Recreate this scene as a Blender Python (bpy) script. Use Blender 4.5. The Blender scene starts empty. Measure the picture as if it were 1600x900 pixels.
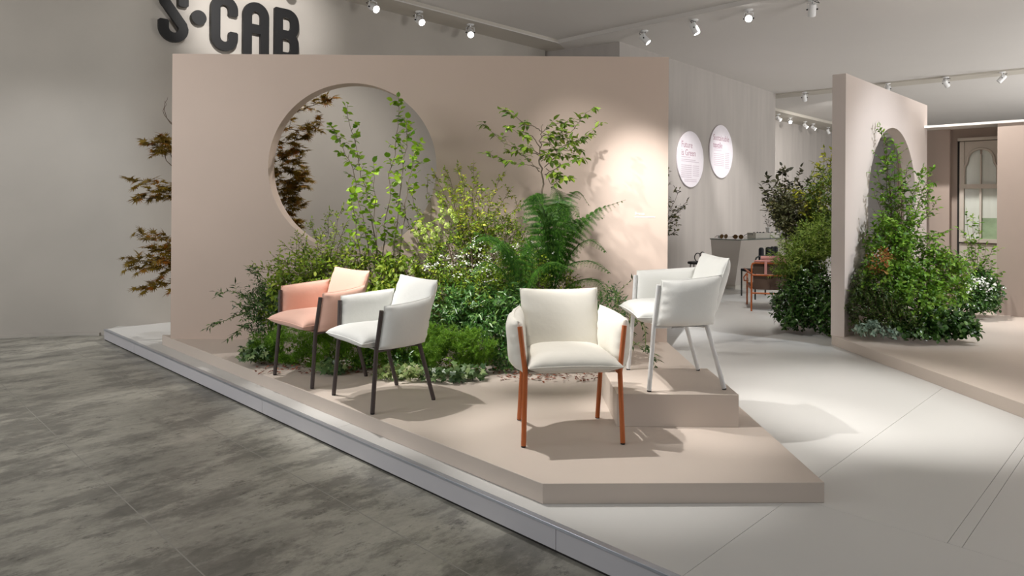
import bpy, bmesh, math, random
import numpy as np
from mathutils import Vector, Matrix
random.seed(7)
rng = np.random.default_rng(7)
S = bpy.context.scene
COL = S.collection
PI = math.pi

# ------------------------------------------------------------------ camera
FPX, PX, PY, ROLL, CZ = 1080.0, 800.0, 320.0, 0.0067, 1.575
cam = bpy.data.cameras.new('camera')
camo = bpy.data.objects.new('camera', cam)
COL.objects.link(camo)
cam.sensor_fit = 'HORIZONTAL'
cam.sensor_width = 36.0
cam.lens = 36.0 * FPX / 1600.0
cam.shift_y = -(450.0 - PY) / 1600.0
cam.clip_end = 200
camo.matrix_world = Matrix.Translation((0, 0, CZ)) @ Matrix.Rotation(PI / 2, 4, 'X') @ Matrix.Rotation(ROLL, 4, 'Z')
S.camera = camo

# ------------------------------------------------------------------ world, exposure, lights
S.view_settings.view_transform = 'Standard'
S.view_settings.look = 'None'
S.view_settings.gamma = 1.0
S.view_settings.use_curve_mapping = False
S.view_settings.exposure = 0.0
wd = bpy.data.worlds.new('world')
S.world = wd
wd.use_nodes = True
wd.node_tree.nodes['Background'].inputs[0].default_value = (0.93, 0.97, 1.0, 1)
wd.node_tree.nodes['Background'].inputs[1].default_value = 0.20

def spot_lamp(loc, target, power, angle, blend=0.5, col=(1.0, 0.965, 0.92), rad=0.045):
    l = bpy.data.lights.new('spot_lamp', 'SPOT')
    l.energy = power; l.spot_size = math.radians(angle); l.spot_blend = blend
    l.color = col; l.shadow_soft_size = rad
    o = bpy.data.objects.new('spot_lamp', l); COL.objects.link(o)
    o.location = loc
    o.rotation_euler = (Vector(target) - Vector(loc)).to_track_quat('-Z', 'Y').to_euler()
    return o

def area_lamp(loc, target, sx, sy, power, col):
    l = bpy.data.lights.new('fill_lamp', 'AREA'); l.shape = 'RECTANGLE'; l.size = sx; l.size_y = sy; l.energy = power; l.color = col
    o = bpy.data.objects.new('fill_lamp', l); COL.objects.link(o); o.location = loc
    o.rotation_euler = (Vector(target) - Vector(loc)).to_track_quat('-Z', 'Y').to_euler(); return o
# unseen area lamps added as soft fill, high above the aisle before the stand
area_lamp((-3.5, -5.0, 8.5), (-1.5, 6.0, 1.0), 9, 4, 140, (.95, .98, 1))
area_lamp((6.5, -5.0, 8.5), (4.0, 6.0, 1.0), 9, 4, 140, (1, .98, .96))
# unseen area lamps added to stand in for bounce light on the ceiling
area_lamp((8.5, 2.2, 2.0), (6.5, 8.5, 4.5), 3.0, 1.2, 250, (1, .985, .965))
area_lamp((-5.5, 2.5, 2.6), (-1.0, 9.0, 4.5), 3.0, 1.2, 140, (1, .985, .965))
area_lamp((13.0, 9.0, 2.0), (10.0, 15.0, 4.5), 3.0, 1.2, 250, (1, .985, .965))
area_lamp((17.0, 13.0, 2.0), (14.0, 21.0, 4.5), 3.0, 1.2, 500, (1, .985, .965))
# display spots above the front edge (above the frame), then floods added deeper inside
spot_lamp((-0.85, 4.85, 4.45), (0.38, 4.05, 0.5), 490, 26, 0.7)     # front chair
spot_lamp((-1.95, 5.25, 4.45), (-0.85, 4.80, 0.5), 410, 24, 0.7)    # white chair with dark legs
spot_lamp((-2.35, 5.75, 4.45), (-1.45, 5.35, 0.5), 300, 24, 0.7)    # pink chair
spot_lamp((-1.10, 4.10, 4.45), (1.10, 4.55, 0.7), 500, 23, 0.7)     # chair on the box
spot_lamp((-1.60, 4.75, 4.45), (1.25, 6.85, 1.50), 520, 24, 0.85)     # shadows of the planting on the panel
spot_lamp((0.55, 4.25, 4.45), (1.33, 6.85, 1.58), 1450, 20, 1.0, (1, .985, .965))     # right side of the panel
spot_lamp((-2.60, 4.60, 4.45), (-0.70, 6.20, 0.8), 760, 34, 0.8)    # planting, left
spot_lamp((-1.30, 4.00, 4.45), (0.20, 6.10, 0.8), 760, 34, 0.8)     # planting, right
spot_lamp((2.30, 3.60, 4.45), (2.62, 5.10, 0.12), 900, 36, 0.9)     # white floor
spot_lamp((3.65, 11.7, 4.45), (3.78, 14.30, 2.20), 620, 34, 0.9, (1, .97, .95))   # first wall disc
spot_lamp((4.95, 13.15, 4.45), (5.12, 15.75, 2.30), 620, 34, 0.9, (1, .97, .95))   # second wall disc
spot_lamp((-2.2, 6.4, 4.45), (-3.45, 9.05, 4.05), 520, 46, 0.9, (1, .97, .95))   # sign
spot_lamp((6.2, 5.2, 4.45), (4.6, 7.9, 1.4), 640, 50, 0.8, (.86, .93, 1))        # right panel and its planting
spot_lamp((7.6, 5.0, 4.45), (6.0, 6.9, 0.2), 330, 44, 0.9)                       # right platform
spot_lamp((2.6, 7.9, 4.45), (3.55, 9.0, 0.9), 420, 46, 0.9)                      # shrubs behind the right panel
spot_lamp((2.9, 11.0, 4.45), (3.6, 10.6, 0.1), 300, 70, 0.9)                     # floor by the counter
spot_lamp((5.6, 13.0, 4.45), (6.2, 13.5, 0.1), 220, 110, 0.9)                    # rear aisle
spot_lamp((9.0, 19.0, 4.45), (9.8, 23.5, 1.5), 900, 90, 0.9)                     # far curved wall
spot_lamp((-4.5, 6.0, 4.45), (-5.6, 8.0, 0.5), 160, 60, 0.9, (.95, .97, 1))      # wall at the left
spot_lamp((-1.5, 8.3, 4.45), (-2.2, 9.6, 1.8), 200, 80, 0.9)                     # wall behind the panel
spot_lamp((-0.9, 8.7, 4.45), (-2.7, 7.6, 1.9), 420, 50, 0.9)                     # unseen lamp added to brighten the maple behind the panel
spot_lamp((5.0, 8.6, 4.45), (6.3, 8.9, 1.4), 620, 60, 0.9)                       # arched window

# ------------------------------------------------------------------ helpers
CR, SR = math.cos(ROLL), math.sin(ROLL)
def at(px, py, d):
    a, b = px - PX, py - PY
    u, v = (a * CR + b * SR) / FPX, (-a * SR + b * CR) / FPX
    return Vector((u * d, d, CZ - v * d))
def on_plane(px, py, p0, dr):
    a, b = px - PX, py - PY
    u, v = (a * CR + b * SR) / FPX, (-a * SR + b * CR) / FPX
    det = u * (-dr[1]) + dr[0]
    d = (p0[0] * (-dr[1]) + dr[0] * p0[1]) / det
    s = (u * p0[1] - p0[0]) / det
    return s, CZ - v * d
W2 = Vector((0.70, 0.714)); E2 = Vector((0.714, -0.70)); P0 = Vector((-4.64, 7.88))
def ab(a, b): return P0 + E2 * a + W2 * b       # stand grid: a along the front step, b into the stand
ZF, ZP, ZC = 0.125, 0.225, 4.54                  # white floor, pink platform, ceiling

class MB:
    def __init__(s): s.v = []; s.f = []
    def add(s, vs, fs):
        n = len(s.v); s.v += [tuple(p) for p in vs]; s.f += [tuple(i + n for i in f) for f in fs]
    def prism(s, poly, z0, z1):
        n = len(poly)
        vs = [(p[0], p[1], z0) for p in poly] + [(p[0], p[1], z1) for p in poly]
        fs = [tuple(range(n - 1, -1, -1)), tuple(range(n, 2 * n))] + [(i, (i + 1) % n, n + (i + 1) % n, n + i) for i in range(n)]
        s.add(vs, fs)
    def box(s, x0, x1, y0, y1, z0, z1): s.prism([(x0, y0), (x1, y0), (x1, y1), (x0, y1)], z0, z1)
    def bar(s, o, u, v, w):                      # parallelepiped from corner o with edge vectors
        o, u, v, w = map(Vector, (o, u, v, w))
        vs = [o, o + u, o + u + v, o + v, o + w, o + u + w, o + u + v + w, o + v + w]
        s.add(vs, [(3, 2, 1, 0), (4, 5, 6, 7), (0, 1, 5, 4), (1, 2, 6, 5), (2, 3, 7, 6), (3, 0, 4, 7)])
    def tube(s, pts, r, n=8, caps=True, closed=False):
        pts = [Vector(p) for p in pts]; m = len(pts)
        rs = r if isinstance(r, (list, tuple)) else [r] * m
        prev = None; base = len(s.v); rings = []
        for i, p in enumerate(pts):
            if closed: t = pts[(i + 1) % m] - pts[i - 1]
            else: t = pts[min(i + 1, m - 1)] - pts[max(i - 1, 0)]
            if t.length < 1e-9: t = Vector((0, 0, 1))
            t.normalize()
            if prev is None:
                a = Vector((1, 0, 0)) if abs(t.x) < .8 else Vector((0, 1, 0))
            else: a = prev
            a = (a - t * a.dot(t)).normalized(); prev = a; b = t.cross(a)
            rings.append([p + (a * math.cos(2 * PI * k / n) + b * math.sin(2 * PI * k / n)) * rs[i] for k in range(n)])
        vs = [q for rg in rings for q in rg]; fs = []
        for i in range(m if closed else m - 1):
            j = (i + 1) % m
            for k in range(n): fs.append((i * n + k, i * n + (k + 1) % n, j * n + (k + 1) % n, j * n + k))
        if caps and not closed:
            fs.append(tuple(range(n - 1, -1, -1))); fs.append(tuple((m - 1) * n + k for k in range(n)))
        s.add(vs, fs)
    def lathe(s, prof, axis_o, axis, n=16):      # prof: (radius, height along the axis)
        ax = Vector(axis).normalized(); o = Vector(axis_o)
        a = Vector((1, 0, 0)) if abs(ax.x) < .8 else Vector((0, 1, 0))
        a = (a - ax * a.dot(ax)).normalized(); b = ax.cross(a)
        vs = []; fs = []
        for r, h in prof:
            vs += [o + ax * h + (a * math.cos(2 * PI * k / n) + b * math.sin(2 * PI * k / n)) * r for k in range(n)]
        for i in range(len(prof) - 1):
            for k in range(n): fs.append((i * n + k, i * n + (k + 1) % n, (i + 1) * n + (k + 1) % n, (i + 1) * n + k))
        fs.append(tuple(range(n - 1, -1, -1))); fs.append(tuple((len(prof) - 1) * n + k for k in range(n)))
        s.add(vs, fs)
    def ball(s, c, r, n=8, m=5, sq=(1, 1, 1)):
        c = Vector(c); prof = [(max(1e-4, r * math.sin(PI * i / m)), -r * math.cos(PI * i / m)) for i in range(m + 1)]
        k0 = len(s.v); s.lathe(prof, c, (0, 0, 1), n)
        for i in range(k0, len(s.v)):
            p = Vector(s.v[i]) - c; s.v[i] = tuple(c + Vector((p.x * sq[0], p.y * sq[1], p.z * sq[2])))
    def build(s, name, mat, parent=None, smooth=None, bevel=0):
        me = bpy.data.meshes.new(name)
        me.from_pydata(s.v, [], s.f)
        bm = bmesh.new(); bm.from_mesh(me); bmesh.ops.recalc_face_normals(bm, faces=bm.faces); bm.to_mesh(me); bm.free()
        return link_mesh(name, me, mat, parent, smooth, bevel)

def link_mesh(name, me, mat, parent=None, smooth=None, bevel=0):
    o = bpy.data.objects.new(name, me); COL.objects.link(o)
    if mat: me.materials.append(mat)
    if smooth is not None:
        me.shade_smooth()
        if smooth < 180: me.set_sharp_from_angle(angle=math.radians(smooth))
    if bevel:
        m = o.modifiers.new('bevel', 'BEVEL'); m.width = bevel; m.segments = 2; m.limit_method = 'ANGLE'
    if parent: o.parent = parent
    return o
def tag(o, label=None, cat=None, group=None, kind=None):
    if label: o['label'] = label
    if cat: o['category'] = cat
    if group: o['group'] = group
    if kind: o['kind'] = kind
    return o
def empty(name, loc=(0, 0, 0), rz=0.0):
    o = bpy.data.objects.new(name, None); COL.objects.link(o); o.empty_display_size = .1
    o.location = loc; o.rotation_euler = (0, 0, rz); return o
def dup(o, parent=None):
    c = o.copy(); COL.objects.link(c); c.parent = parent
    for ch in list(o.children): dup(ch, c)
    return c
def np_mesh(name, V, T):
    me = bpy.data.meshes.new(name)
    V = np.ascontiguousarray(V, dtype=np.float32); T = np.ascontiguousarray(T, dtype=np.int32)
    me.vertices.add(len(V)); me.vertices.foreach_set('co', V.ravel())
    me.loops.add(T.size); me.loops.foreach_set('vertex_index', T.ravel())
    me.polygons.add(len(T)); me.polygons.foreach_set('loop_start', np.arange(0, T.size, 3, dtype=np.int32))
    me.update(calc_edges=True)
    return me

# ------------------------------------------------------------------ materials
def srgb(r, g, b):
    f = lambda c: ((c / 255 + .055) / 1.055) ** 2.4 if c / 255 > .04045 else c / 255 / 12.92
    return (f(r), f(g), f(b), 1)
def nodes(name):
    m = bpy.data.materials.new(name); m.use_nodes = True
    nt = m.node_tree; return m, nt, nt.nodes['Principled BSDF']
def N(nt, t, **kw):
    n = nt.nodes.new(t)
    for k, v in kw.items(): setattr(n, k, v)
    return n
def paint(name, col, rough=.6, var=.06, scale=3.0, bump=0.0, bscale=200, stretch=(1, 1, 1), metal=0, spec=.4):
    m, nt, b = nodes(name)
    b.inputs['Roughness'].default_value = rough; b.inputs['Metallic'].default_value = metal
    b.inputs['Specular IOR Level'].default_value = spec
    tc = N(nt, 'ShaderNodeTexCoord'); mp = N(nt, 'ShaderNodeMapping'); mp.inputs['Scale'].default_value = stretch
    nt.links.new(tc.outputs['Object'], mp.inputs[0])
    no = N(nt, 'ShaderNodeTexNoise'); no.inputs['Scale'].default_value = scale; no.inputs['Detail'].default_value = 5
    nt.links.new(mp.outputs[0], no.inputs[0])
    r = N(nt, 'ShaderNodeValToRGB')
    c = Vector(col[:3])
    r.color_ramp.elements[0].color = (*(c * (1 - var)), 1); r.color_ramp.elements[1].color = (*(c * (1 + var)), 1)
    r.color_ramp.elements[0].position = .3; r.color_ramp.elements[1].position = .7
    nt.links.new(no.outputs[0], r.inputs[0]); nt.links.new(r.outputs[0], b.inputs['Base Color'])
    if bump:
        n2 = N(nt, 'ShaderNodeTexNoise'); n2.inputs['Scale'].default_value = bscale; n2.inputs['Detail'].default_value = 3
        nt.links.new(mp.outputs[0], n2.inputs[0])
        bp = N(nt, 'ShaderNodeBump'); bp.inputs['Strength'].default_value = bump; bp.inputs['Distance'].default_value = .002
        nt.links.new(n2.outputs[0], bp.inputs['Height']); nt.links.new(bp.outputs[0], b.inputs['Normal'])
    return m
def fabric(name, col):
    m, nt, b = nodes(name)
    b.inputs['Base Color'].default_value = col; b.inputs['Roughness'].default_value = .85
    b.inputs['Sheen Weight'].default_value = .25; b.inputs['Specular IOR Level'].default_value = .2
    tc = N(nt, 'ShaderNodeTexCoord')
    hs = []
    for ax, sc in (((0, 1, 0)), 1), (((1, 0, 0)), 1):
        pass
    w1 = N(nt, 'ShaderNodeTexWave', bands_direction='X'); w1.inputs['Scale'].default_value = 130
    w2 = N(nt, 'ShaderNodeTexWave', bands_direction='Z'); w2.inputs['Scale'].default_value = 130
    w3 = N(nt, 'ShaderNodeTexNoise'); w3.inputs['Scale'].default_value = 9; w3.inputs['Detail'].default_value = 4
    for w in (w1, w2, w3): nt.links.new(tc.outputs['Object'], w.inputs[0])
    a = N(nt, 'ShaderNodeMath', operation='ADD'); nt.links.new(w1.outputs['Fac'], a.inputs[0]); nt.links.new(w2.outputs['Fac'], a.inputs[1])
    bp = N(nt, 'ShaderNodeBump'); bp.inputs['Strength'].default_value = .12; bp.inputs['Distance'].default_value = .001
    nt.links.new(a.outputs[0], bp.inputs['Height'])
    b2 = N(nt, 'ShaderNodeBump'); b2.inputs['Strength'].default_value = .35; b2.inputs['Distance'].default_value = .012
    nt.links.new(w3.outputs[0], b2.inputs['Height']); nt.links.new(bp.outputs[0], b2.inputs['Normal'])
    nt.links.new(b2.outputs[0], b.inputs['Normal'])
    return m
def leafmat(name, c1, c2, c3=None, rough=.45, trans=.3, spec=.4):
    m, nt, b = nodes(name)
    g = N(nt, 'ShaderNodeNewGeometry'); oi = N(nt, 'ShaderNodeObjectInfo')
    a = N(nt, 'ShaderNodeMath', operation='ADD'); nt.links.new(g.outputs['Random Per Island'], a.inputs[0]); nt.links.new(oi.outputs['Random'], a.inputs[1])
    fr = N(nt, 'ShaderNodeMath', operation='FRACT'); nt.links.new(a.outputs[0], fr.inputs[0])
    r = N(nt, 'ShaderNodeValToRGB'); r.color_ramp.elements[0].color = c1; r.color_ramp.elements[1].color = c2
    if c3:
        r.color_ramp.elements[1].position = .75
        e = r.color_ramp.elements.new(1.0); e.color = c3
    nt.links.new(fr.outputs[0], r.inputs[0]); nt.links.new(r.outputs[0], b.inputs['Base Color'])
    b.inputs['Roughness'].default_value = rough; b.inputs['Specular IOR Level'].default_value = spec
    t = N(nt, 'ShaderNodeBsdfTranslucent'); nt.links.new(r.outputs[0], t.inputs[0])
    mx = N(nt, 'ShaderNodeMixShader'); mx.inputs[0].default_value = trans
    nt.links.new(b.outputs[0], mx.inputs[1]); nt.links.new(t.outputs[0], mx.inputs[2])
    nt.links.new(mx.outputs[0], nt.nodes['Material Output'].inputs[0])
    return m
def plain(name, col, rough=.5, metal=0, spec=.4): return paint(name, col, rough, .03, 8, metal=metal, spec=spec)
def emit(name, col, st):
    m, nt, b = nodes(name)
    b.inputs['Base Color'].default_value = col; b.inputs['Emission Color'].default_value = col; b.inputs['Emission Strength'].default_value = st
    return m
def concrete():
    m, nt, b = nodes('concrete')
    tc = N(nt, 'ShaderNodeTexCoord'); mp = N(nt, 'ShaderNodeMapping')
    mp.inputs['Rotation'].default_value = (0, 0, -math.radians(45.6)); nt.links.new(tc.outputs['Object'], mp.inputs[0])
    def noise(sc, det, stretch, rough=.55):
        mm = N(nt, 'ShaderNodeMapping'); mm.inputs['Scale'].default_value = stretch; nt.links.new(mp.outputs[0], mm.inputs[0])
        n = N(nt, 'ShaderNodeTexNoise'); n.inputs['Scale'].default_value = sc; n.inputs['Detail'].default_value = det; n.inputs['Roughness'].default_value = rough
        nt.links.new(mm.outputs[0], n.inputs[0]); return n
    def ramp(n, p0, c0, p1, c1):
        r = N(nt, 'ShaderNodeValToRGB'); r.color_ramp.elements[0].position = p0; r.color_ramp.elements[1].position = p1
        r.color_ramp.elements[0].color = c0; r.color_ramp.elements[1].color = c1; nt.links.new(n.outputs[0], r.inputs[0]); return r
    def mult(a, bb, fac=1.0, mode='MULTIPLY'):
        x = N(nt, 'ShaderNodeMix', data_type='RGBA', blend_type=mode); x.inputs[0].default_value = fac
        nt.links.new(a.outputs[2] if a.bl_idname == 'ShaderNodeMix' else a.outputs[0], x.inputs[6])
        nt.links.new(bb.outputs[2] if bb.bl_idname == 'ShaderNodeMix' else bb.outputs[0], x.inputs[7]); return x
    g = lambda v: (v, v * .99, v * .955, 1)
    base = ramp(noise(.9, 7, (.7, 1.3, 1), .6), .3, g(.30), .7, g(.46))
    streak = ramp(noise(1.7, 10, (.8, 1.5, 1), .74), .44, g(.45), .52, g(1.0))
    patch = ramp(noise(.55, 6, (1, 1.5, 1), .65), .40, g(.58), .50, g(1.0))
    fine = ramp(noise(16, 8, (.7, 1.2, 1), .8), .32, g(.72), .55, g(1.05))
    spots = ramp(noise(7, 10, (.8, 1.3, 1), .8), .38, g(.40), .43, g(1.0))
    light = ramp(noise(5, 10, (.4, 1.8, 1), .8), .58, (0, 0, 0, 1), .66, (.10, .098, .09, 1))
    x = mult(mult(mult(mult(mult(base, streak, .75), patch, .7), fine, .9), spots, .8), light, 1.0, 'ADD')
    nt.links.new(x.outputs[2], b.inputs['Base Color'])
    rr = ramp(noise(3, 6, (.5, 1.5, 1)), .3, g(.30), .7, g(.5)); nt.links.new(rr.outputs[0], b.inputs['Roughness'])
    b.inputs['Specular IOR Level'].default_value = .45
    return m
M = {}
M['concrete'] = concrete()
M['pink'] = paint('dusty_pink_paint', srgb(196, 177, 164), .55, .025, 1.5, .05, 60)
M['pale'] = paint('pink_paint_cool_lit', srgb(202, 190, 183), .55, .02, 1.5, .05, 60)  # same pink as the other panel, with cool light put into the colour
M['pinkfloor'] = paint('dusty_pink_deck', srgb(204, 191, 180), .45, .03, 1.2, .04, 40)
M['white_floor'] = paint('white_floor', srgb(205, 204, 201), .42, .025, 1.0, .03, 40)
M['fascia'] = paint('fascia_white', srgb(196, 194, 198), .4, .02, 2)
M['alu'] = plain('aluminium', srgb(185, 190, 200), .3, .7)
M['dark_gap'] = plain('dark_gap', srgb(40, 38, 36), .8)
M['plaster'] = paint('grey_plaster', srgb(176, 170, 162), .8, .06, 1.0, .15, 12)
M['plaster_streak'] = paint('grey_streaked_plaster', srgb(170, 164, 159), .8, .06, 1.6, .1, 12, (3, 3, .4))
M['ceiling'] = paint('ceiling_white', srgb(208, 204, 200), .8, .01, 1)
M['soffit'] = paint('soffit_beige', srgb(190, 184, 174), .8, .01, 1)
M['brown'] = paint('taupe_paint', srgb(170, 154, 144), .7, .02, 1)
M['joint'] = plain('joint_grey', srgb(178, 176, 172), .7)
M['sawcut'] = plain('sawcut', srgb(156, 153, 146), .7)
M['black'] = plain('black_matte', srgb(19, 19, 20), .5)
M['white_metal'] = plain('white_metal', srgb(226, 226, 226), .35)
M['lens'] = emit('lamp_lens', (1, .98, .95, 1), 12.0)
M['lens_off'] = plain('lens_glass', srgb(200, 200, 198), .1)
M['cable'] = plain('cable_black', srgb(25, 24, 24), .5)

# ------------------------------------------------------------------ setting: floors
hall = MB()
hall.prism([(-60, -12), (60, -12), (60, 60), (-60, 60)], -.12, 0)
floor = tag(hall.build('floor', M['concrete']), 'grey mottled polished concrete hall floor in front of the stand', kind='structure')
for b_ in (-.40, -1.20, -2.9):
    q = MB(); p = ab(-14, b_); w = W2 * .006
    a0 = ab(-1.2 if b_ > -1 else -3.2, b_); e = ab(14, b_)
    q.prism([a0, e, e + w, a0 + w], 0, .0006); q.build('saw_joint', M['sawcut'], floor)

stand = MB()
A0, A1 = 0.0, 12.6
far = ab(A0, 55); far2 = ab(A1, 75)
stand.prism([ab(A0 - .0, .012), ab(A1, .012), ab(A1 + 30, 40), ab(30, 75), ab(-.3, 40), ab(-.3, .3)], .002, ZF - .012)
stand_o = tag(stand.build('floor_raised', M['joint']), 'raised white exhibition floor one step above the concrete', kind='structure')
def panel_piece(poly, name='floor_panel', z0=ZF - .012, z1=ZF, mat='white_floor'):
    q = MB(); q.prism(poly, z0, z1); return q.build(name, M[mat], stand_o)
G = .002
# boards between the seams, on the stand's own grid
A_C = [A0, 2.4, 4.9, 7.42]
for i in range(3):
    panel_piece([ab(A_C[i], .03), ab(A_C[i + 1] - G, .03), ab(A_C[i + 1] - G, 1.08 - G), ab(A_C[i], 1.08 - G)])
panel_piece([ab(7.42, .03), ab(9.9 - G, .03), ab(9.9 - G, 1.08 - G), ab(7.42, 1.08 - G)])
panel_piece([ab(9.9, .03), ab(A1, .03), ab(A1, 1.08 - G), ab(9.9, 1.08 - G)])
panel_piece([ab(A0, 1.08), ab(7.42 - G, 1.08), ab(7.42 - G, 40), ab(A0 - .3, 40), ab(-.3, 1.08)])
panel_piece([ab(7.42, 1.08), ab(8.09 - G, 1.08), ab(8.09 - G, 45), ab(7.42, 45)])
panel_piece([ab(8.09, 1.08), ab(8.145 - G, 1.08), ab(8.145 - G, 45), ab(8.09, 45)])
panel_piece([ab(8.145, 1.08), ab(A1, 1.08), ab(A1 + 25, 40), ab(30, 70), ab(8.145, 60)])
J = [A0, 1.03, 3.91, 6.79, 9.67, A1]
for i in range(5):
    q = MB(); q.bar((*ab(J[i] + .002, 0), .014), (*(E2 * (J[i + 1] - J[i] - .004)), 0), (*(W2 * .02), 0), (0, 0, ZF - .03))
    q.build('fascia_board', M['fascia'], stand_o)
q = MB(); q.bar((*ab(A0, .008), 0), (*(E2 * (A1 - A0)), 0), (*(W2 * .012), 0), (0, 0, .016)); q.build('shadow_gap', M['dark_gap'], stand_o)
q = MB(); q.bar((*ab(A0, -.006), ZF - .014), (*(E2 * (A1 - A0)), 0), (*(W2 * .034), 0), (0, 0, .015)); q.build('edge_trim', M['alu'], stand_o, bevel=.002)

# ------------------------------------------------------------------ setting: walls and ceiling
ZW = 4.58
def wall(name, pts, th, label, mat, z0=0.0, z1=ZW, side=1):
    pts = [Vector(p) for p in pts]; off = []
    for i, p in enumerate(pts):
        t = (pts[min(i + 1, len(pts) - 1)] - pts[max(i - 1, 0)]).normalized()
        off.append(p + Vector((-t.y, t.x)) * th * side)
    q = MB(); q.prism(pts + off[::-1], z0, z1)
    o = q.build(name, mat, smooth=25); return tag(o, label, kind='structure')
jog = (.62, 13.27)
wall('wall_back', [(-14.0, 4.25), (-9.5, 6.32), (-6.4, 7.73), (-5.8, 7.99), (-5.4, 8.12), (-5.1, 8.17), (-4.8, 8.17), (-4.6, 8.16), (-4.4, 8.20), (-4.2, 8.32), (-3.9, 8.60), jog],
     .25, 'grey plaster back wall curving behind the pink panel and carrying the black sign', M['plaster'])
q = MB(); q.prism([(-14.0, 4.25), (-9.5, 6.32), (-6.4, 7.73), (-5.8, 7.99), (-5.4, 8.12), (-5.1, 8.17), (-4.85, 8.17), (-4.85, 8.14), (-5.1, 8.14), (-5.4, 8.09), (-5.8, 7.96), (-6.4, 7.70), (-9.5, 6.29), (-14, 4.22)], 0, .035)
tag(q.build('baseboard_back', M['plaster'], smooth=25), kind='structure')
tw0, tw1 = Vector((1.925, 12.5)), Vector((6.88, 18.1))
TWD = (tw1 - tw0).normalized(); TWN = Vector((-TWD.y, TWD.x))
wall('wall_jog', [Vector(jog) + Vector((0, .1)), tw0 + TWN * .02], .2, 'short lilac grey return wall joining the two back wall stretches', M['plaster_streak'])
wall('wall_text', [tw0, tw1], .3, 'grey plaster wall with two round information discs', M['plaster_streak'])
wall('wall_far', [(4.0, 18.9), (6.6, 21.2), (8.9, 23.4), (10.7, 25.2), (12.7, 27.3), (16, 30.2), (24, 37), (45, 52)], .3, 'far grey curved wall seen through the gap behind the text wall', M['plaster_streak'])
q = MB(); q.prism([ab(-9, -2.2), ab(26, -2.2), (60, 10), (60, 60), (-8, 60), (-16, 6)], 4.60, 4.72)
tag(q.build('ceiling', M['ceiling']), 'white exhibition ceiling with recessed field and spotlight strips', kind='structure')
# flat soffit field lowered by a few centimetres; the recessed field stays at the upper left
cc = Vector((.822, 12.633))
q = MB()
q.prism([cc, cc - W2 * 22, cc - W2 * 22 - E2 * 1.0, Vector(jog) - E2 * .1, Vector((jog[0] + .1, jog[1] + .35)), Vector((jog[0] + .45, jog[1] + .1))], ZC - .001, 4.61)
tag(q.build('ceiling_soffit', M['soffit']), 'beige ceiling soffit strip running along the sign wall', kind='structure')
q = MB()
q.prism([cc, Vector((jog[0] + .05, jog[1] + .3)), (1.0, 20), (6.88, 18.22), (10.794, 14.598), (26, -1.0), cc + E2 * 17.5], ZC, 4.61)
tag(q.build('ceiling_field', M['ceiling']), 'flat white ceiling field right of the recessed area', kind='structure')
q = MB()
d3 = Vector((3.914, -3.624)).normalized()
s0 = Vector((6.85, 18.22)); s1 = s0 + d3 * 26; off = Vector((.245, .646)) * .95
q.prism([s0, s1, s1 + off, s0 + off], ZC - .035, 4.61)
tag(q.build('ceiling_strip', M['soffit']), 'beige ceiling strip holding the rear row of spotlights', kind='structure')
q = MB()
q.prism([(7.0, 20.2), (7.97, 21.1), (9.376, 22.549), (11.553, 24.75), (15, 28), (22, 34), (20, 36), (14.5, 29.2), (12.6, 27.3), (10.6, 25.2), (8.9, 23.4), (6.5, 21.2)], ZC - .03, 4.61)
tag(q.build('ceiling_strip_curved', M['soffit']), 'curved beige ceiling strip along the far wall', kind='structure')
for nm, p, e in (('trim_1', cc, cc - W2 * 20), ('trim_2', cc, cc + E2 * 16)):
    q = MB(); d = (e - p).normalized(); nn = Vector((-d.y, d.x)) * (.02 if nm == 'trim_1' else .02)
    q.prism([p, e, e + nn, p + nn], ZC - .012, ZC + .002)
    tag(q.build(nm, M['ceiling']), 'thin bright lip around the recessed ceiling field', kind='structure')

# ------------------------------------------------------------------ pink display platform and panel with round opening
def holed_panel(org, dr, length, th, z0, z1, cs, cz, r, seg=96):
    """wall slab from org along dr, thickness th towards the left normal, with a round opening"""
    dr = Vector(dr).normalized(); nr = Vector((-dr.y, dr.x)) * th
    angs = [2 * PI * k / seg for k in range(seg)]
    for (x, z) in ((0, z0), (length, z0), (length, z1), (0, z1)): angs.append(math.atan2(z - cz, x - cs) % (2 * PI))
    angs = sorted(set(round(a, 6) for a in angs)); q = MB(); n = len(angs)
    inner = []; outer = []
    for a in angs:
        c, s = math.cos(a), math.sin(a)
        inner.append((cs + r * c, cz + r * s))
        t = 1e9
        if c > 1e-9: t = min(t, (length - cs) / c)
        if c < -1e-9: t = min(t, (0 - cs) / c)
        if s > 1e-9: t = min(t, (z1 - cz) / s)
        if s < -1e-9: t = min(t, (z0 - cz) / s)
        outer.append((cs + t * c, cz + t * s))
    def P3(sz, k): p = Vector(org) + dr * sz[0] + nr * k; return (p.x, p.y, sz[1])
    vs = [P3(p, 0) for p in inner] + [P3(p, 0) for p in outer] + [P3(p, 1) for p in inner] + [P3(p, 1) for p in outer]
    fs = []
    for i in range(n):
        j = (i + 1) % n
        fs += [(i, j, n + j, n + i), (2 * n + i, 3 * n + i, 3 * n + j, 2 * n + j), (i, 2 * n + i, 2 * n + j, j), (n + i, n + j, 3 * n + j, 3 * n + i)]
    q.add(vs, fs); return q
q = MB(); q.prism([(.158, 3.35), (1.54, 3.385), (1.55, 7.05), (-3.56, 7.05)], ZF, ZP)
tag(q.build('display_platform', M['pinkfloor'], bevel=.003), 'low dusty pink platform under the chairs with a cut off corner', 'platform')
pn = holed_panel((-3.375, 6.85), (1, 0.0), 4.92, .18, ZP, 3.05, -1.585 + 3.375, 1.935, .835)
panel = tag(pn.build('partition', M['pink'], smooth=30), 'large dusty pink freestanding panel with a round opening behind the chairs', 'partition')
q = MB(); q.box(.648, 1.393, 4.22, 4.90, ZP, ZP + .2)
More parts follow.
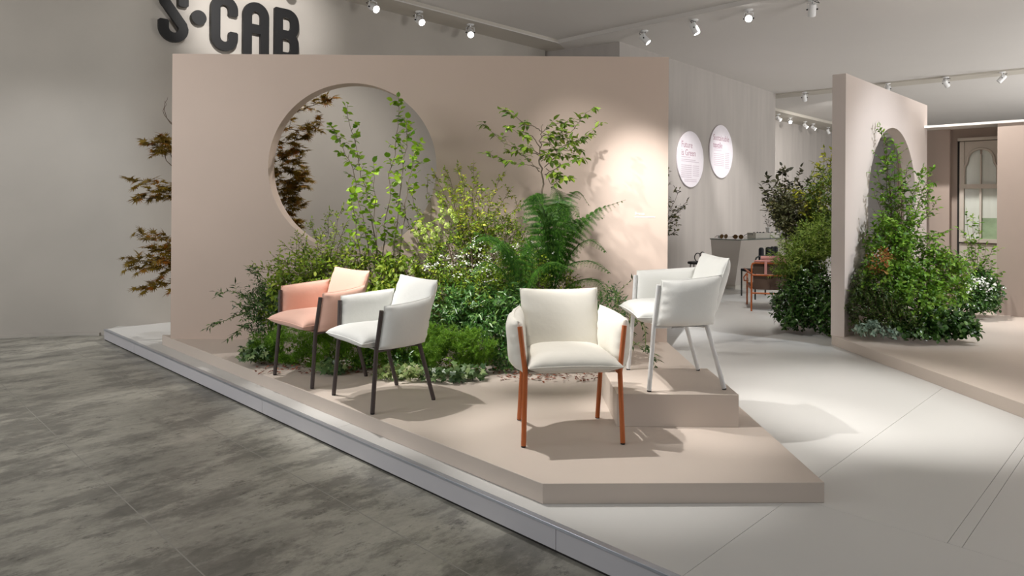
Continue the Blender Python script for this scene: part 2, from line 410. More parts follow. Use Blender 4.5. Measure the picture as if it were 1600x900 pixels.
tag(q.build('display_box', M['pinkfloor'], bevel=.003), 'pale pink square plinth lifting the white legged chair', 'plinth')

def text_mesh(txt, size, thick=0.0):
    cu = bpy.data.curves.new('text', 'FONT'); cu.body = txt; cu.size = size; cu.extrude = thick; cu.resolution_u = 3
    o = bpy.data.objects.new('text', cu); COL.objects.link(o)
    dg = bpy.context.evaluated_depsgraph_get(); dg.update()
    me = bpy.data.meshes.new_from_object(o.evaluated_get(dg))
    bpy.data.objects.remove(o); return me
def place_text(txt, size, pos, dr, mat, parent, name='lettering', thick=.0008, wscale=1.0):
    me = text_mesh(txt, size, thick); o = link_mesh(name, me, mat, parent)
    d = Vector((dr[0], dr[1], 0)).normalized(); n = Vector((d.y, -d.x, 0))
    mw = Matrix(((d.x * wscale, 0, n.x, pos[0]), (d.y * wscale, 0, n.y, pos[1]), (0, 1, 0, pos[2]), (0, 0, 0, 1)))
    o.matrix_world = mw
    return o
M['white_print'] = plain('white_print', srgb(240, 240, 236), .6)
lp = at(992, 335.5, 6.848)
place_text('Brezza', .036, lp, (1, 0), M['white_print'], panel)
q = MB(); l2 = at(992, 339.5, 6.848)
q.box(l2.x, l2.x + .20, l2.y - .0008, l2.y + .002, l2.z, l2.z + .006); q.build('caption_line', M['white_print'], panel)

# ------------------------------------------------------------------ sign letters on the back wall
SGP = Vector((-4.626, 7.859)); SGN = Vector((W2.y, -W2.x)).normalized()     # towards the camera
def arc(cx, cz, r, a0, a1, n=16): return [(cx + r * math.cos(math.radians(a0 + (a1 - a0) * i / n)), cz + r * math.sin(math.radians(a0 + (a1 - a0) * i / n))) for i in range(n + 1)]
def sg(s, z, k=0.0):
    p = SGP + W2 * s + SGN * (k + .035); return (p.x, p.y, z)
def stroke(q, path, w, th=.045, rr=.018):
    P = [Vector(p) for p in path]; L = []; R_ = []
    n = len(P)
    for i, p in enumerate(P):
        t = (P[min(i + 1, n - 1)] - P[max(i - 1, 0)]).normalized(); m = Vector((-t.y, t.x))
        hw = w / 2
        L.append(p + m * hw); R_.append(p - m * hw)
    def endround(a, b, p, t):       # slightly rounded square ends
        return [a - t * rr, a + (b - a) * (rr / w), b + (a - b) * (rr / w), b - t * rr]
    t0 = (P[0] - P[1]).normalized(); t1 = (P[-1] - P[-2]).normalized()
    L[0] = L[0] - t0 * rr * .0; poly_pts = []
    cap0 = [R_[0] - t0 * rr, R_[0] + (L[0] - R_[0]) * (rr / w), L[0] + (R_[0] - L[0]) * (rr / w), L[0] - t0 * rr]
    cap1 = [L[-1] - t1 * rr, L[-1] + (R_[-1] - L[-1]) * (rr / w), R_[-1] + (L[-1] - R_[-1]) * (rr / w), R_[-1] - t1 * rr]
    ring_l = [cap0[3]] + L[1:-1] + [cap1[0]]; ring_r = [cap0[0]] + R_[1:-1] + [cap1[3]]
    vs = []; fs = []
    for a, b in zip(ring_l, ring_r):
        for (x, z) in (a, b):
            vs.append(sg(x, z, 0)); vs.append(sg(x, z, th))
    m = len(ring_l)
    for i in range(m - 1):
        k = i * 4
        fs += [(k + 1, k + 3, k + 7, k + 5), (k, k + 4, k + 6, k + 2), (k, k + 1, k + 5, k + 4), (k + 2, k + 6, k + 7, k + 3)]
    q.add(vs, fs)
    for cap in (cap0, cap1):
        vv = [sg(c[0], c[1], kk) for kk in (0, th) for c in cap]
        q.add(vv, [(0, 1, 2, 3), (4, 7, 6, 5), (0, 4, 5, 1), (1, 5, 6, 2), (2, 6, 7, 3), (3, 7, 4, 0)])
sw = .116
q = MB(); stroke(q, [(.59, 3.765), (.59, 3.70)] + arc(.7035, 3.675, .1135, 180, 360) + [(.808, 3.715), (.60, 3.985)] + arc(.7035, 4.03, .1135, 180, 0) + [(.817, 3.99), (.817, 3.95)], sw)
tag(q.build('sign_letter', M['black']), 'raised black letter S, leftmost on the grey wall above the panel', 'letter', 'raised black sign letters')
q = MB(); n = 40
q.add([sg(1.0 + .09 * math.cos(2 * PI * k / n), 3.857 + .09 * math.sin(2 * PI * k / n), kk) for kk in (0, .045) for k in range(n)],
      [tuple(range(n)), tuple(range(2 * n - 1, n - 1, -1))] + [(k, (k + 1) % n, n + (k + 1) % n, n + k) for k in range(n)])
tag(q.build('sign_dot', M['black']), 'raised black round dot between the sign letters S and C', 'letter', 'raised black sign letters')
q = MB(); stroke(q, [(1.43, 3.955), (1.43, 4.0)] + arc(1.317, 4.03, .113, 0, 180) + arc(1.317, 3.67, .113, 180, 360) + [(1.43, 3.70), (1.43, 3.755)], sw)
tag(q.build('sign_letter', M['black']), 'raised black letter C on the grey wall, right of the dot', 'letter', 'raised black sign letters')
q = MB(); stroke(q, [(1.615, 3.5), (1.615, 3.9)] + arc(1.732, 4.025, .117, 180, 0) + [(1.849, 3.9), (1.849, 3.5)], sw); stroke(q, [(1.62, 3.853), (1.845, 3.853)], sw, .0449, .001)
tag(q.build('sign_letter', M['black']), 'raised black letter A on the grey wall, right of the C', 'letter', 'raised black sign letters')
q = MB(); stroke(q, [(2.043, 3.5), (2.043, 4.2)], sw)
stroke(q, [(2.05, 4.142), (2.12, 4.142)] + arc(2.165, 4.03, .112, 90, 0) + arc(2.165, 3.965, .112, 0, -90) + [(2.12, 3.853), (2.05, 3.853)], sw, .0449, .001)
stroke(q, [(2.05, 3.8529), (2.12, 3.8529)] + arc(2.165, 3.741, .112, 90, 0) + arc(2.165, 3.67, .112, 0, -90) + [(2.12, 3.558), (2.05, 3.558)], sw, .0448, .001)
tag(q.build('sign_letter', M['black']), 'raised black letter B, rightmost of the sign letters', 'letter', 'raised black sign letters')

# ------------------------------------------------------------------ information discs on the text wall
M['disc'] = plain('disc_white', srgb(226, 220, 226), .6)
M['mauve'] = plain('mauve_print', srgb(168, 130, 145), .7)
M['mauve_pale'] = plain('pale_mauve_print', srgb(198, 186, 196), .7)
def disc(px, py, r, head, label, rows):
    s, z = on_plane(px, py, tw0, TWD); c2 = tw0 + TWD * s - TWN * .001
    c = Vector((c2.x, c2.y, z)); nn = Vector((-TWN.x, -TWN.y, 0))
    q = MB(); q.lathe([(r - .006, .0), (r, .004), (r, .026), (r - .006, .03)], c, nn, 64)
    o = q.build('information_disc', M['disc'], smooth=30); tag(o, label, 'wall disc', 'round information discs')
    f = c + nn * .0305; d3v = Vector((TWD.x, TWD.y, 0))
    for i, t in enumerate(head):
        p = f + d3v * (-.72 * r) + Vector((0, 0, .40 * r - i * .165))
        place_text(t, .185, p, TWD, M['mauve'], o, 'heading')
    for (x0, x1, zz) in rows:
        q = MB(); q.bar(f + d3v * (x0 * r) + Vector((0, 0, zz * r)), d3v * ((x1 - x0) * r), nn * .0006, Vector((0, 0, .016)))
        q.build('text_line', M['mauve_pale'], o)
rows1 = [(-.72, -.05, .05), (-.72, .35, -.04), (-.72, .62, -.10)] + [(-.72, .05, -.24 - .07 * i) for i in range(7)] + [(.15, .62, -.24 - .07 * i) for i in range(6)] + [(-.5, .45, -.74 - .06 * i) for i in range(2)]
rows2 = [(-.66, .0, .22 - .07 * i) for i in range(4)] + [(-.66, .2, -.12 - .07 * i) for i in range(7)] + [(.3, .66, -.05 - .07 * i) for i in range(9)]
disc(1077.5, 249, .59, ('Future', 'is Green'), 'round white wall disc headed Future is Green, nearer the pink panel', rows1)
disc(1125.5, 237, .60, ('Sustainable', 'textile'), 'round white wall disc headed Sustainable textile, further along the wall', rows2)

# ------------------------------------------------------------------ spotlights
def spotlight(loc, aim, label, lit=True, sc=1.0, group='ceiling spotlights', roll=1):
    t = empty('ceiling_spotlight', loc); tag(t, label, 'spotlight', group)
    aim = Vector(aim).normalized(); side = aim.cross(Vector((0, 0, 1)))
    side = side.normalized() if side.length > .05 else Vector((1, 0, 0))
    piv = Vector((0, 0, -.135 * sc)); r = .055 * sc
    q = MB(); q.lathe([(.062 * sc, 0), (.062 * sc, -.012 * sc), (.052 * sc, -.02 * sc)], (0, 0, 0), (0, 0, 1), 20); q.build('canopy', M['white_metal'], t, 40)
    q = MB()
    q.tube([Vector((0, 0, -.018 * sc)), Vector((0, 0, -.05 * sc))], .012 * sc, 8)
    q.tube([piv + side * r * 1.2, Vector((0, 0, -.05 * sc)) + side * r * 1.15, Vector((0, 0, -.045 * sc)), Vector((0, 0, -.05 * sc)) - side * r * 1.15, piv - side * r * 1.2], .006 * sc, 6)
    q.build('yoke', M['white_metal'], t, 40)
    q = MB(); q.lathe([(r * .55, -.085 * sc), (r * .85, -.075 * sc), (r, -.05 * sc), (r, .095 * sc), (r * .92, .1 * sc), (r * .9, .092 * sc)], piv, aim, 20); q.build('lamp_head', M['white_metal'], t, 40)
    q = MB(); q.lathe([(r * .88, .088 * sc), (r * .86, .0965 * sc)], piv, aim, 20); q.build('lens', M['lens'] if lit else M['lens_off'], t, 40)
    for k in (-1, 1):
        q = MB(); q.lathe([(.011 * sc, 0), (.011 * sc, .022 * sc)], piv + side * r * 1.02 * k, side * k, 10); q.build('knob', M['cable'], t)
    q = MB(); bk = piv - aim * .085 * sc
    q.tube([Vector((.02 * sc, 0, -.016 * sc)), Vector((.03 * sc, 0, -.05 * sc)) + side * .07 * sc * roll, (bk + Vector((0, 0, -.055 * sc))) * .6 + side * .06 * sc * roll - aim * .05 * sc, bk - aim * .045 * sc, bk], .0045 * sc, 6)
    q.build('cable', M['cable'], t, 60)
    return t
def hang(x, y, z=ZC): return (x, y, z)
spotlight((-2.963, 9.08, ZC), (.55, -.75, -.35), 'spotlight above the sign, cut by the top of the picture', False)
spotlight((-2.02, 9.95, ZC), (.62, -.62, -.48), 'lit spotlight on the soffit by the top edge, first right of the sign')
spotlight((-1.448, 10.638, ZC), (.55, -.68, -.55), 'lit spotlight on the soffit, middle one above the panel', roll=1)
spotlight((-.704, 11.373, ZC), (.12, -.80, -.6), 'lit spotlight on the soffit, nearest the ceiling corner')
spotlight((2.225, 11.713, ZC), (.62, -.25, -.72), 'lit white spotlight right above the upper right panel corner')
spotlight((2.885, 11.008, ZC), (.42, -.15, -.92), 'lit white spotlight tilted steeply down, second beside the ceiling corner')
spotlight((3.548, 10.415, ZC), (-.32, -.9, -.27), 'glaring spotlight turned towards the viewer with a long hanging cable')
spotlight((4.284, 9.91, ZC), (.15, .5, -.85), 'spotlight turned away to the rear, rightmost in the front row', False)
spotlight((7.464, 17.686, ZC - .035), (.35, .5, -.85), 'spotlight on the rear strip left of the tall right panel', False)
spotlight((8.863, 16.344, ZC - .035), (-.45, -.45, -.8), 'small lit spotlight just right of the tall right panel top')
spotlight((9.714, 15.504, ZC - .035), (.6, .35, -.6), 'spotlight tilted right in the middle of the rear strip', False)
spotlight((10.538, 14.885, ZC - .035), (-.5, .35, -.7), 'spotlight on the rear strip near the right picture edge', False)
for i, (p, a, l) in enumerate((((8.44, 22.1), (.6, -.45, -.6), True), ((9.18, 23.0), (-.3, -.9, -.2), True), ((10.1, 24.0), (.6, -.35, -.7), True), ((10.64, 24.6), (.7, -.35, -.6), True), ((11.67, 25.7), (.4, .1, -.9), False))):
    spotlight((p[0], p[1] - .15, ZC - .03), a, ('lit spotlight leftmost in the far row over the curved wall', 'glaring spotlight facing the viewer in the far row over the curved wall', 'spotlight in the middle of the far row over the curved wall',
              'lit spotlight fourth in the far row over the curved wall', 'unlit spotlight at the right end of the far row over the curved wall')[i], l)

# ------------------------------------------------------------------ armchairs
def pillow_mesh(c00, c10, c01, c11, tu, td, bow=0.0, n=22, seed=0, pk=.5, inset=.02, pw=3.0):
    """cushion between four corner points (u across, v up); tu/td half thickness on either side of the seam"""
    r = np.random.default_rng(seed)
    c00, c10, c01, c11 = (np.array(c, float) for c in (c00, c10, c01, c11))
    nrm = np.cross((c10 + c11) - (c00 + c01), (c01 + c11) - (c00 + c10)); nrm /= np.linalg.norm(nrm)
    g = np.sin(np.linspace(-PI / 2, PI / 2, n + 1)); U, V = np.meshgrid(g, g, indexing='ij')
    Ui = U * (1 - inset * (1 - V ** 2)); Vi = V * (1 - inset * (1 - U ** 2))
    a, b = (Ui + 1) / 2, (Vi + 1) / 2
    P = (c00[None, None] * ((1 - a) * (1 - b))[..., None] + c10 * (a * (1 - b))[..., None] + c01 * ((1 - a) * b)[..., None] + c11 * (a * b)[..., None])
    P = P + nrm * (bow * (1 - U ** 2))[..., None]
    h = np.sqrt(np.clip(1 - np.abs(U) ** pw, 0, 1) * np.clip(1 - np.abs(V) ** pw, 0, 1))
    w = np.zeros_like(U)
    for e in (U, V):
        o = V if e is U else U
        for sg_ in (-1, 1):
            k1, k2, p1, p2 = r.uniform(12, 17), r.uniform(24, 32), r.uniform(0, 6), r.uniform(0, 6)
            w += (np.sin(k1 * o + p1) + .6 * np.sin(k2 * o + p2)) * np.exp(-(1 - sg_ * e) / .10) * (1 - np.exp(-(1 - sg_ * e) / .02)) * .0042 * pk
    for _ in range(4):
        kx, ky, ph = r.uniform(-4, 4), r.uniform(-4, 4), r.uniform(0, 6)
        w += .0016 * np.sin(kx * U + ky * V + ph) * h
    top = P + nrm * (tu * h + w)[..., None]; bot = P - nrm * (td * h + w * .7)[..., None]
    m = n + 1; vs = np.concatenate([top.reshape(-1, 3), bot.reshape(-1, 3)])
    idx = np.arange(m * m).reshape(m, m); bidx = idx.copy() + m * m
    bidx[0, :] = idx[0, :]; bidx[-1, :] = idx[-1, :]; bidx[:, 0] = idx[:, 0]; bidx[:, -1] = idx[:, -1]
    fs = []
    for i in range(n):
        for j in range(n):
            fs.append((idx[i, j], idx[i + 1, j], idx[i + 1, j + 1], idx[i, j + 1])); fs.append((bidx[i, j], bidx[i, j + 1], bidx[i + 1, j + 1], bidx[i + 1, j]))
    loop = [P[i, 0] for i in range(m)] + [P[-1, j] for j in range(1, m)] + [P[i, -1] for i in range(m - 2, -1, -1)] + [P[0, j] for j in range(m - 2, 0, -1)]
    q = MB(); q.v = [tuple(p) for p in vs]; q.f = [tuple(int(k) for k in f) for f in fs]
    # drop the unused lower copies of the seam vertices
    used = sorted({k for f in q.f for k in f}); mp = {k: i for i, k in enumerate(used)}
    q.v = [q.v[k] for k in used]; q.f = [tuple(mp[k] for k in f) for f in q.f]
    return q, [Vector(p) for p in loop]
FRONT_BEND = .40
def armchair(loc, rz, fab, met, label, seed):
    t = empty('armchair', loc, rz); tag(t, label, 'chair', 'quilted armchairs on the pink platform')
    R = .0145
    for k in (-1, 1):
        q = MB(); q.tube([(k * .283, -.243, .008), (k * .272, -.213, .40), (k * .275, -.210, .43), (k * .302, -.192, .662)], [R, R, R, R], 12); leg = q.build('front_leg', met, t, 50)
        q = MB(); q.lathe([(R * .95, 0), (R * .95, .009)], (k * .283, -.243, 0), (0, 0, 1), 10); q.build('foot_glide', M['cable'], leg)
        q = MB(); q.tube([(k * .25, .243, .008), (k * .245, .13, .40), (k * .243, .145, .44), (k * .240, .185, .585)], [R, R, R * .95, R * .9], 12); leg = q.build('rear_leg', met, t, 50)
        q = MB(); q.lathe([(R * .95, 0), (R * .95, .009)], (k * .25, .243, 0), (0, 0, 1), 10); q.build('foot_glide', M['cable'], leg)
    q = MB(); f = .398
    q.tube([(-.262, -.10, f), (.262, -.10, f), (.245, .13, f), (-.245, .13, f)], .011, 8, closed=True)
    for k in (-1, 1): q.tube([(k * .262, -.10, f), (k * .271, -.212, f)], .011, 8)
    q.build('seat_frame', met, t, 60)
    q = MB(); q.prism([(-.25, -.2), (.25, -.2), (.236, .12), (-.236, .12)], .397, .404); q.build('sling_deck', fab, t)
    def cushion(name, *a, **kw):
        q, loop = pillow_mesh(*a, **kw); o = q.build(name, fab, t, 180)
        p = MB(); p.tube(loop, .0035, 6, closed=True); p.build('piping', fab, o, 180)
        return o
    cushion('seat_cushion', (-.266, -.312, .452), (.266, -.312, .452), (-.238, .165, .455), (.238, .165, .455), .066, .056, bow=.006, seed=seed, pk=.9, inset=.035, pw=4.5)
    cushion('backrest_cushion', (-.232, .135, .415), (.232, .135, .415), (-.247, .270, .822), (.247, .270, .822), .052, .058, bow=-.030, seed=seed + 1, inset=.014, pk=1.1, pw=4.2)
    cushion('armrest_cushion', (.283, -.200, .408), (.250, .168, .412), (.312, -.178, .690), (.256, .222, .720), .056, .058, bow=.03, seed=seed + 2, pk=2.2, pw=3.6, inset=.014)
    cushion('armrest_cushion', (-.250, .168, .412), (-.283, -.200, .408), (-.256, .222, .720), (-.312, -.178, .690), .056, .058, bow=.03, seed=seed + 3, pk=2.2, pw=3.6, inset=.014)
    return t
M['fab_white'] = fabric('off_white_canvas', srgb(226, 222, 212))
M['fab_cool'] = fabric('pale_canvas', srgb(231, 231, 227))
M['fab_pink'] = fabric('peach_canvas', srgb(226, 182, 164))
M['brown_metal'] = plain('dark_brown_metal', srgb(72, 62, 60), .4, spec=.5)
M['orange_metal'] = plain('burnt_orange_metal', srgb(180, 96, 46), .4, spec=.5)
armchair((.329, 4.124, ZP), math.radians(6.1), M['fab_white'], M['orange_metal'], 'off-white cushioned armchair with burnt orange legs at the front of the platform', 10)
armchair((-.88, 4.81, ZP), math.radians(-50.4), M['fab_cool'], M['brown_metal'], 'white cushioned armchair with dark brown legs beside the peach one', 20)
armchair((-1.483, 5.412, ZP), math.radians(-44.0), M['fab_pink'], M['brown_metal'], 'peach pink cushioned armchair with dark brown legs, furthest left', 30)
armchair((1.082, 4.575, ZP + .2), math.radians(-86.6), M['fab_cool'], M['white_metal'], 'white cushioned armchair with white legs standing on the pink plinth', 40)

# ------------------------------------------------------------------ right hand display: platform, panel, taupe wall, window
q = MB(); q.prism([(3.375, 7.28), (3.60, 3.9), (3.72, 1.5), (16, 1.5), (16, 1.9), ab(14.6, 9.0), (6.9, 9.6), (5.8, 10.4)], ZF, ZP)
tag(q.build('display_platform', M['pinkfloor'], bevel=.003), 'low dusty pink platform on the right under the tall panel with an arch of plants', 'platform')
RP = Vector((3.46, 7.18))
pn = holed_panel((RP.x, RP.y), W2, 3.12, .135, ZP, 2.965, 1.66, 1.59, .945)
tag(pn.build('partition', M['pale'], smooth=30), 'tall pink panel, toned pale for cool light, with a round opening on the right hand platform', 'partition')
BW = Vector((6.14, 8.75)); RE = Vector((.714, -.70))
RB = BW + W2 * .45
q = MB(); q.prism([BW, BW + RE * 7, BW + RE * 7 + W2 * .5, BW + W2 * .5], ZP, 2.645)
tag(q.build('wall_right', M['brown']), 'taupe wall at the right edge beside the arched window', kind='structure')
sL, _ = on_plane(1486, 300, RB, RE)
q = MB(); q.prism([RB - RE * 1.25, RB + RE * .6, RB + RE * .6 + W2 * .15, RB - RE * 1.25 + W2 * .15], ZP, 2.645)
tag(q.build('wall_recess', M['brown']), 'taupe recessed wall holding the arched window', kind='structure')
q = MB(); q.prism([RB - RE * 1.25 - W2 * .09, RB + RE * sL - W2 * .09, RB + RE * sL + W2 * .01, RB - RE * 1.25 + W2 * .01], ZP, 2.645)
tag(q.build('trim_3', M['brown']), 'shallow taupe pilaster left of the arched window', kind='structure')
q = MB(); q.prism([BW - RE * 1.2 - W2 * .02, BW + RE * 7 - W2 * .02, BW + RE * 7 + W2 * 1.0, BW - RE * 1.9 + W2 * 1.0], 2.645, 2.675)
tag(q.build('trim_4', M['ceiling']), 'white roof slab over the taupe wall and the window recess', kind='structure')
# arched window
M['taupe_trim'] = plain('taupe_trim', srgb(196, 188, 178), .6)
M['pane'] = paint('window_pane', srgb(204, 208, 200), .2, .05, 3, stretch=(6, 6, .5), spec=.6)
M['pane_green'] = paint('window_pane_garden', srgb(150, 170, 140), .12, .2, 6, spec=.6)
def wsz(px, py): return on_plane(px, py, RB - W2 * .03, RE)
def wp(s, z, k=0.0):
    p = RB - W2 * (.0 + k) + RE * s; return Vector((p.x, p.y, z))
x0, zt = wsz(1500, 222); x1 = x0 + .80
win = tag(bpy.data.objects.new('window_1', None), 'taupe window with a round headed moulded arch and pale panes', kind='structure'); COL.objects.link(win)
RE3 = Vector((RE.x, RE.y, 0)); OUT = Vector((-W2.x, -W2.y, 0))
def wbar(s0, s1, z0, z1, k0, k1, name, mat):
    q = MB(); q.bar(wp(s0, z0, k0), RE3 * (s1 - s0), Vector((0, 0, z1 - z0)), OUT * (k1 - k0)); return q.build(name, M[mat], win)
zb = wsz(1500, 378)[1]; zm = wsz(1500, 292)[1]; zr = wsz(1500, 374)[1]
xm = wsz(1532, 300)[0]; xr = xm + (xm - x0) - .01
wbar(x0 - .03, x0, ZP, zt + .04, 0, .02, 'shadow_gap', 'dark_gap')
wbar(x0 - .02, xr + .1, zt + .01, zt + .05, 0, .07, 'head_moulding', 'taupe_trim')
wbar(x0, x0 + .05, zb, zt, 0, .045, 'stile', 'taupe_trim'); wbar(xr - .04, xr + .02, zb, zt, 0, .045, 'stile', 'taupe_trim')
wbar(x0, xr, zm - .025, zm + .035, 0, .05, 'transom', 'taupe_trim'); wbar(x0, xr, zb, zb + .05, 0, .05, 'sill_rail', 'taupe_trim')
wbar(xm - .012, xm + .012, zb + .04, zm, 0, .035, 'mullion', 'taupe_trim')
wbar(x0 - .0, xr, ZP, zb - .02, 0, .03, 'lower_panel', 'taupe_trim')
# arch head: two shoulders and a round arch, filled between arch and head
zs = wsz(1505, 262)[1]; ra = (xr - x0) / 2 - .085; za = wsz(1532, 232)[1] - ra
outl = [(x0 + .05, zm + .03), (x0 + .05, zs - .0), (xm - ra - .01, zs + .05)] + arc(xm, za, ra, 180, 0, 18) + [(xm + ra + .01, zs + .05), (xr - .04, zs), (xr - .04, zm + .03)]
outl = [(xm - ra if (i == 3) else a, b) for i, (a, b) in enumerate(outl)]
q = MB(); q.tube([wp(a, b, .03) for a, b in outl], .017, 6); q.build('arch_moulding', M['taupe_trim'], win, 60)
q = MB(); top = [(a, zt) for a, b in outl[1:-1]]; m_ = len(top)
vs = []
for k in (0, .028):
    vs += [wp(a, b, k) for a, b in outl[1:-1]] + [wp(a, zt, k) for a, b in outl[1:-1]]
q.add(vs, [(2 * m_ + i, 2 * m_ + i + 1, 3 * m_ + i + 1, 3 * m_ + i) for i in range(m_ - 1)] + [(i, 2 * m_ + i, 2 * m_ + i + 1, i + 1) for i in range(m_ - 1)])
q.build('spandrel', M['taupe_trim'], win)
wbar(xm - .008, xm + .008, zm, za + ra * .5, .008, .03, 'mullion', 'taupe_trim')
for (a, b) in ((x0 + .05, xm - .012), (xm + .012, xr - .04)):
    wbar(a, b, zm + .035, zt - .03, .002, .008, 'pane', 'pane'); 
wbar(x0 + .05, xm - .012, zb + .05, zm - .025, .002, .008, 'pane', 'pane')
wbar(xm + .012, xr - .04, zb + .05 + .28, zm - .025, .002, .008, 'pane', 'pane'); wbar(xm + .012, xr - .04, zb + .05, zb + .33, .002, .0081, 'pane', 'pane_green')

# ------------------------------------------------------------------ counter, small goods and chairs in the background
M['counter'] = paint('counter_grey', srgb(196, 188, 180), .6, .02, 1)
M['glass_edge'] = plain('glass_edge', srgb(96, 104, 98), .15)
cnt = tag(empty('counter', (3.9, 12.1, ZF)), 'faceted pale grey reception counter with a thin glass top', 'counter')
def loc_to(o, pts): return [(p[0] - o.location.x, p[1] - o.location.y, p[2] - o.location.z) for p in pts]
topz = 1.005
tp = [(3.40, 11.87), (3.80, 11.50), (5.25, 12.60), (5.05, 13.2), (4.0, 12.75)]
bt = [(3.62, 12.36), (3.90, 12.06), (5.00, 12.90), (4.95, 13.2), (4.0, 12.9)]
q = MB(); q.add(loc_to(cnt, [(x + .02, y + .015, topz) for x, y in tp] + [(x, y, ZF + .07) for x, y in bt]), [(0, 1, 2, 3, 4), (9, 8, 7, 6, 5)] + [(i, 5 + i, 5 + (i + 1) % 5, (i + 1) % 5) for i in range(5)]); q.build('body', M['counter'], cnt)
q = MB(); q.add(loc_to(cnt, [(x + .015, y + .02, ZF + .07) for x, y in bt] + [(x + .015, y + .02, ZF) for x, y in bt]), [(0, 1, 2, 3, 4), (9, 8, 7, 6, 5)] + [(i, 5 + i, 5 + (i + 1) % 5, (i + 1) % 5) for i in range(5)]); q.build('plinth', M['soffit'], cnt)
q = MB(); q.add(loc_to(cnt, [(x, y, topz + .002) for x, y in tp] + [(x, y, topz + .016) for x, y in tp]), [(4, 3, 2, 1, 0), (5, 6, 7, 8, 9)] + [(i, (i + 1) % 5, 5 + (i + 1) % 5, 5 + i) for i in range(5)]); q.build('glass_top', M['glass_edge'], cnt)
CT = topz + .017
def sunglasses(p, rz, mat, label, sc=1.0, grp=None):
    t = empty('sunglasses', p, rz); tag(t, label, 'sunglasses', grp); t.scale = (sc,) * 3
    for k in (-1, 1):
        q = MB(); q.lathe([(.028, -.002), (.030, 0), (.028, .002)], (k * .035, 0, .030), (0, 1, .15), 14); q.build('lens', mat, t, 40)
        q = MB(); q.tube([(k * .064, 0, .038), (k * .066, .06, .036), (k * .05, .12, .012)], .003, 6); q.build('temple', mat, t)
    q = MB(); q.tube([(-.012, 0, .036), (0, -.002, .041), (.012, 0, .036)], .004, 6); q.build('bridge', mat, t)
    return t
M['tortoise'] = plain('tortoise', srgb(92, 68, 40), .2)
sunglasses((3.62, 11.80, CT), .4, M['tortoise'], 'brown sunglasses at the left end of the counter', 1.3, 'sunglasses on the counter')
sunglasses((3.82, 11.66, CT), -.2, M['tortoise'], 'brown sunglasses by the corner of the counter', 1.3, 'sunglasses on the counter')
q = MB(); q.ball((3.56, 11.85, CT + .03), .028, 10, 6); tag(q.build('price_dome', M['white_metal'], None, 60), 'tiny white dome at the left end of the counter', 'ornament')
M['tray'] = plain('tray_white', srgb(212, 208, 198), .5); M['lilac'] = plain('lilac_card', srgb(196, 188, 208), .6)
def tray(px0, px1, d, h, label, mat):
    a, b = at(px0, 370, d), at(px1, 370, d + .12); o = empty('display_tray', (a.x, a.y, CT)); tag(o, label, 'tray', 'white trays on the counter')
    u = Vector((b.x - a.x, b.y - a.y, 0)); v = Vector((-u.y, u.x, 0)).normalized() * .22; th = .012
    un = u.normalized(); vn = v.normalized()
    q = MB(); q.bar((0, 0, 0), u, v, (0, 0, .012)); q.build('tray_floor', mat, o)
    for (oo, uu, vv, nm) in ((Vector((0, 0, .012)), u, vn * th, 'side'), (v - vn * th + Vector((0, 0, .012)), u, vn * th, 'side'), (vn * th + Vector((0, 0, .012)), un * th, v - vn * 2 * th, 'side'), (u - un * th + vn * th + Vector((0, 0, .012)), un * th, v - vn * 2 * th, 'side')):
        q = MB(); q.bar(oo, uu, vv, (0, 0, h - .012)); q.build(nm, mat, o)
    return o, u, v
d_t = 12.15
o, u, v = tray(1181, 1203, d_t, .085, 'white display tray on the counter holding two pairs of dark glasses', M['tray'])
for f_ in (.28, .72):
    c_ = Vector(o.location) + u * f_ + v * .5; sunglasses((c_.x, c_.y, CT + .0125), .65, M['black'], 'dark sunglasses standing in the left white tray, ' + ('nearer the window side' if f_ < .5 else 'nearer the second tray'), 1.5, 'dark sunglasses in the trays')
o, u, v = tray(1204, 1218, d_t + .14, .085, 'smaller white display tray on the counter with one pair of dark glasses', M['tray'])
c_ = Vector(o.location) + u * .5 + v * .5; sunglasses((c_.x, c_.y, CT + .0125), .65, M['black'], 'dark sunglasses in the smaller white tray on the counter', 1.5, 'dark sunglasses in the trays')
p_ = at(1219, 370, 12.42); q = MB(); q.bar((p_.x, p_.y, CT), (.05, .03, 0), (-.03, .05, 0), (0, 0, .085)); tag(q.build('card_box', M['lilac']), 'small lilac box at the end of the white trays', 'box')
def cup(px, d, label):
    p = at(px, 370, d); t = tag(empty('white_vase', (p.x, p.y, CT)), label, 'vase', 'white vases behind the trays')
    q = MB(); q.lathe([(.026, 0), (.03, .02), (.038, .14), (.05, .17), (.046, .165), (.03, .10)], (0, 0, 0), (0, 0, 1), 14); q.build('vessel', M['white_metal'], t, 50); return t
v1 = cup(1200, 12.62, 'white vase behind the trays holding a dark dried twig'); v2 = cup(1216, 12.78, 'white vase behind the trays standing nearest the shrubs')

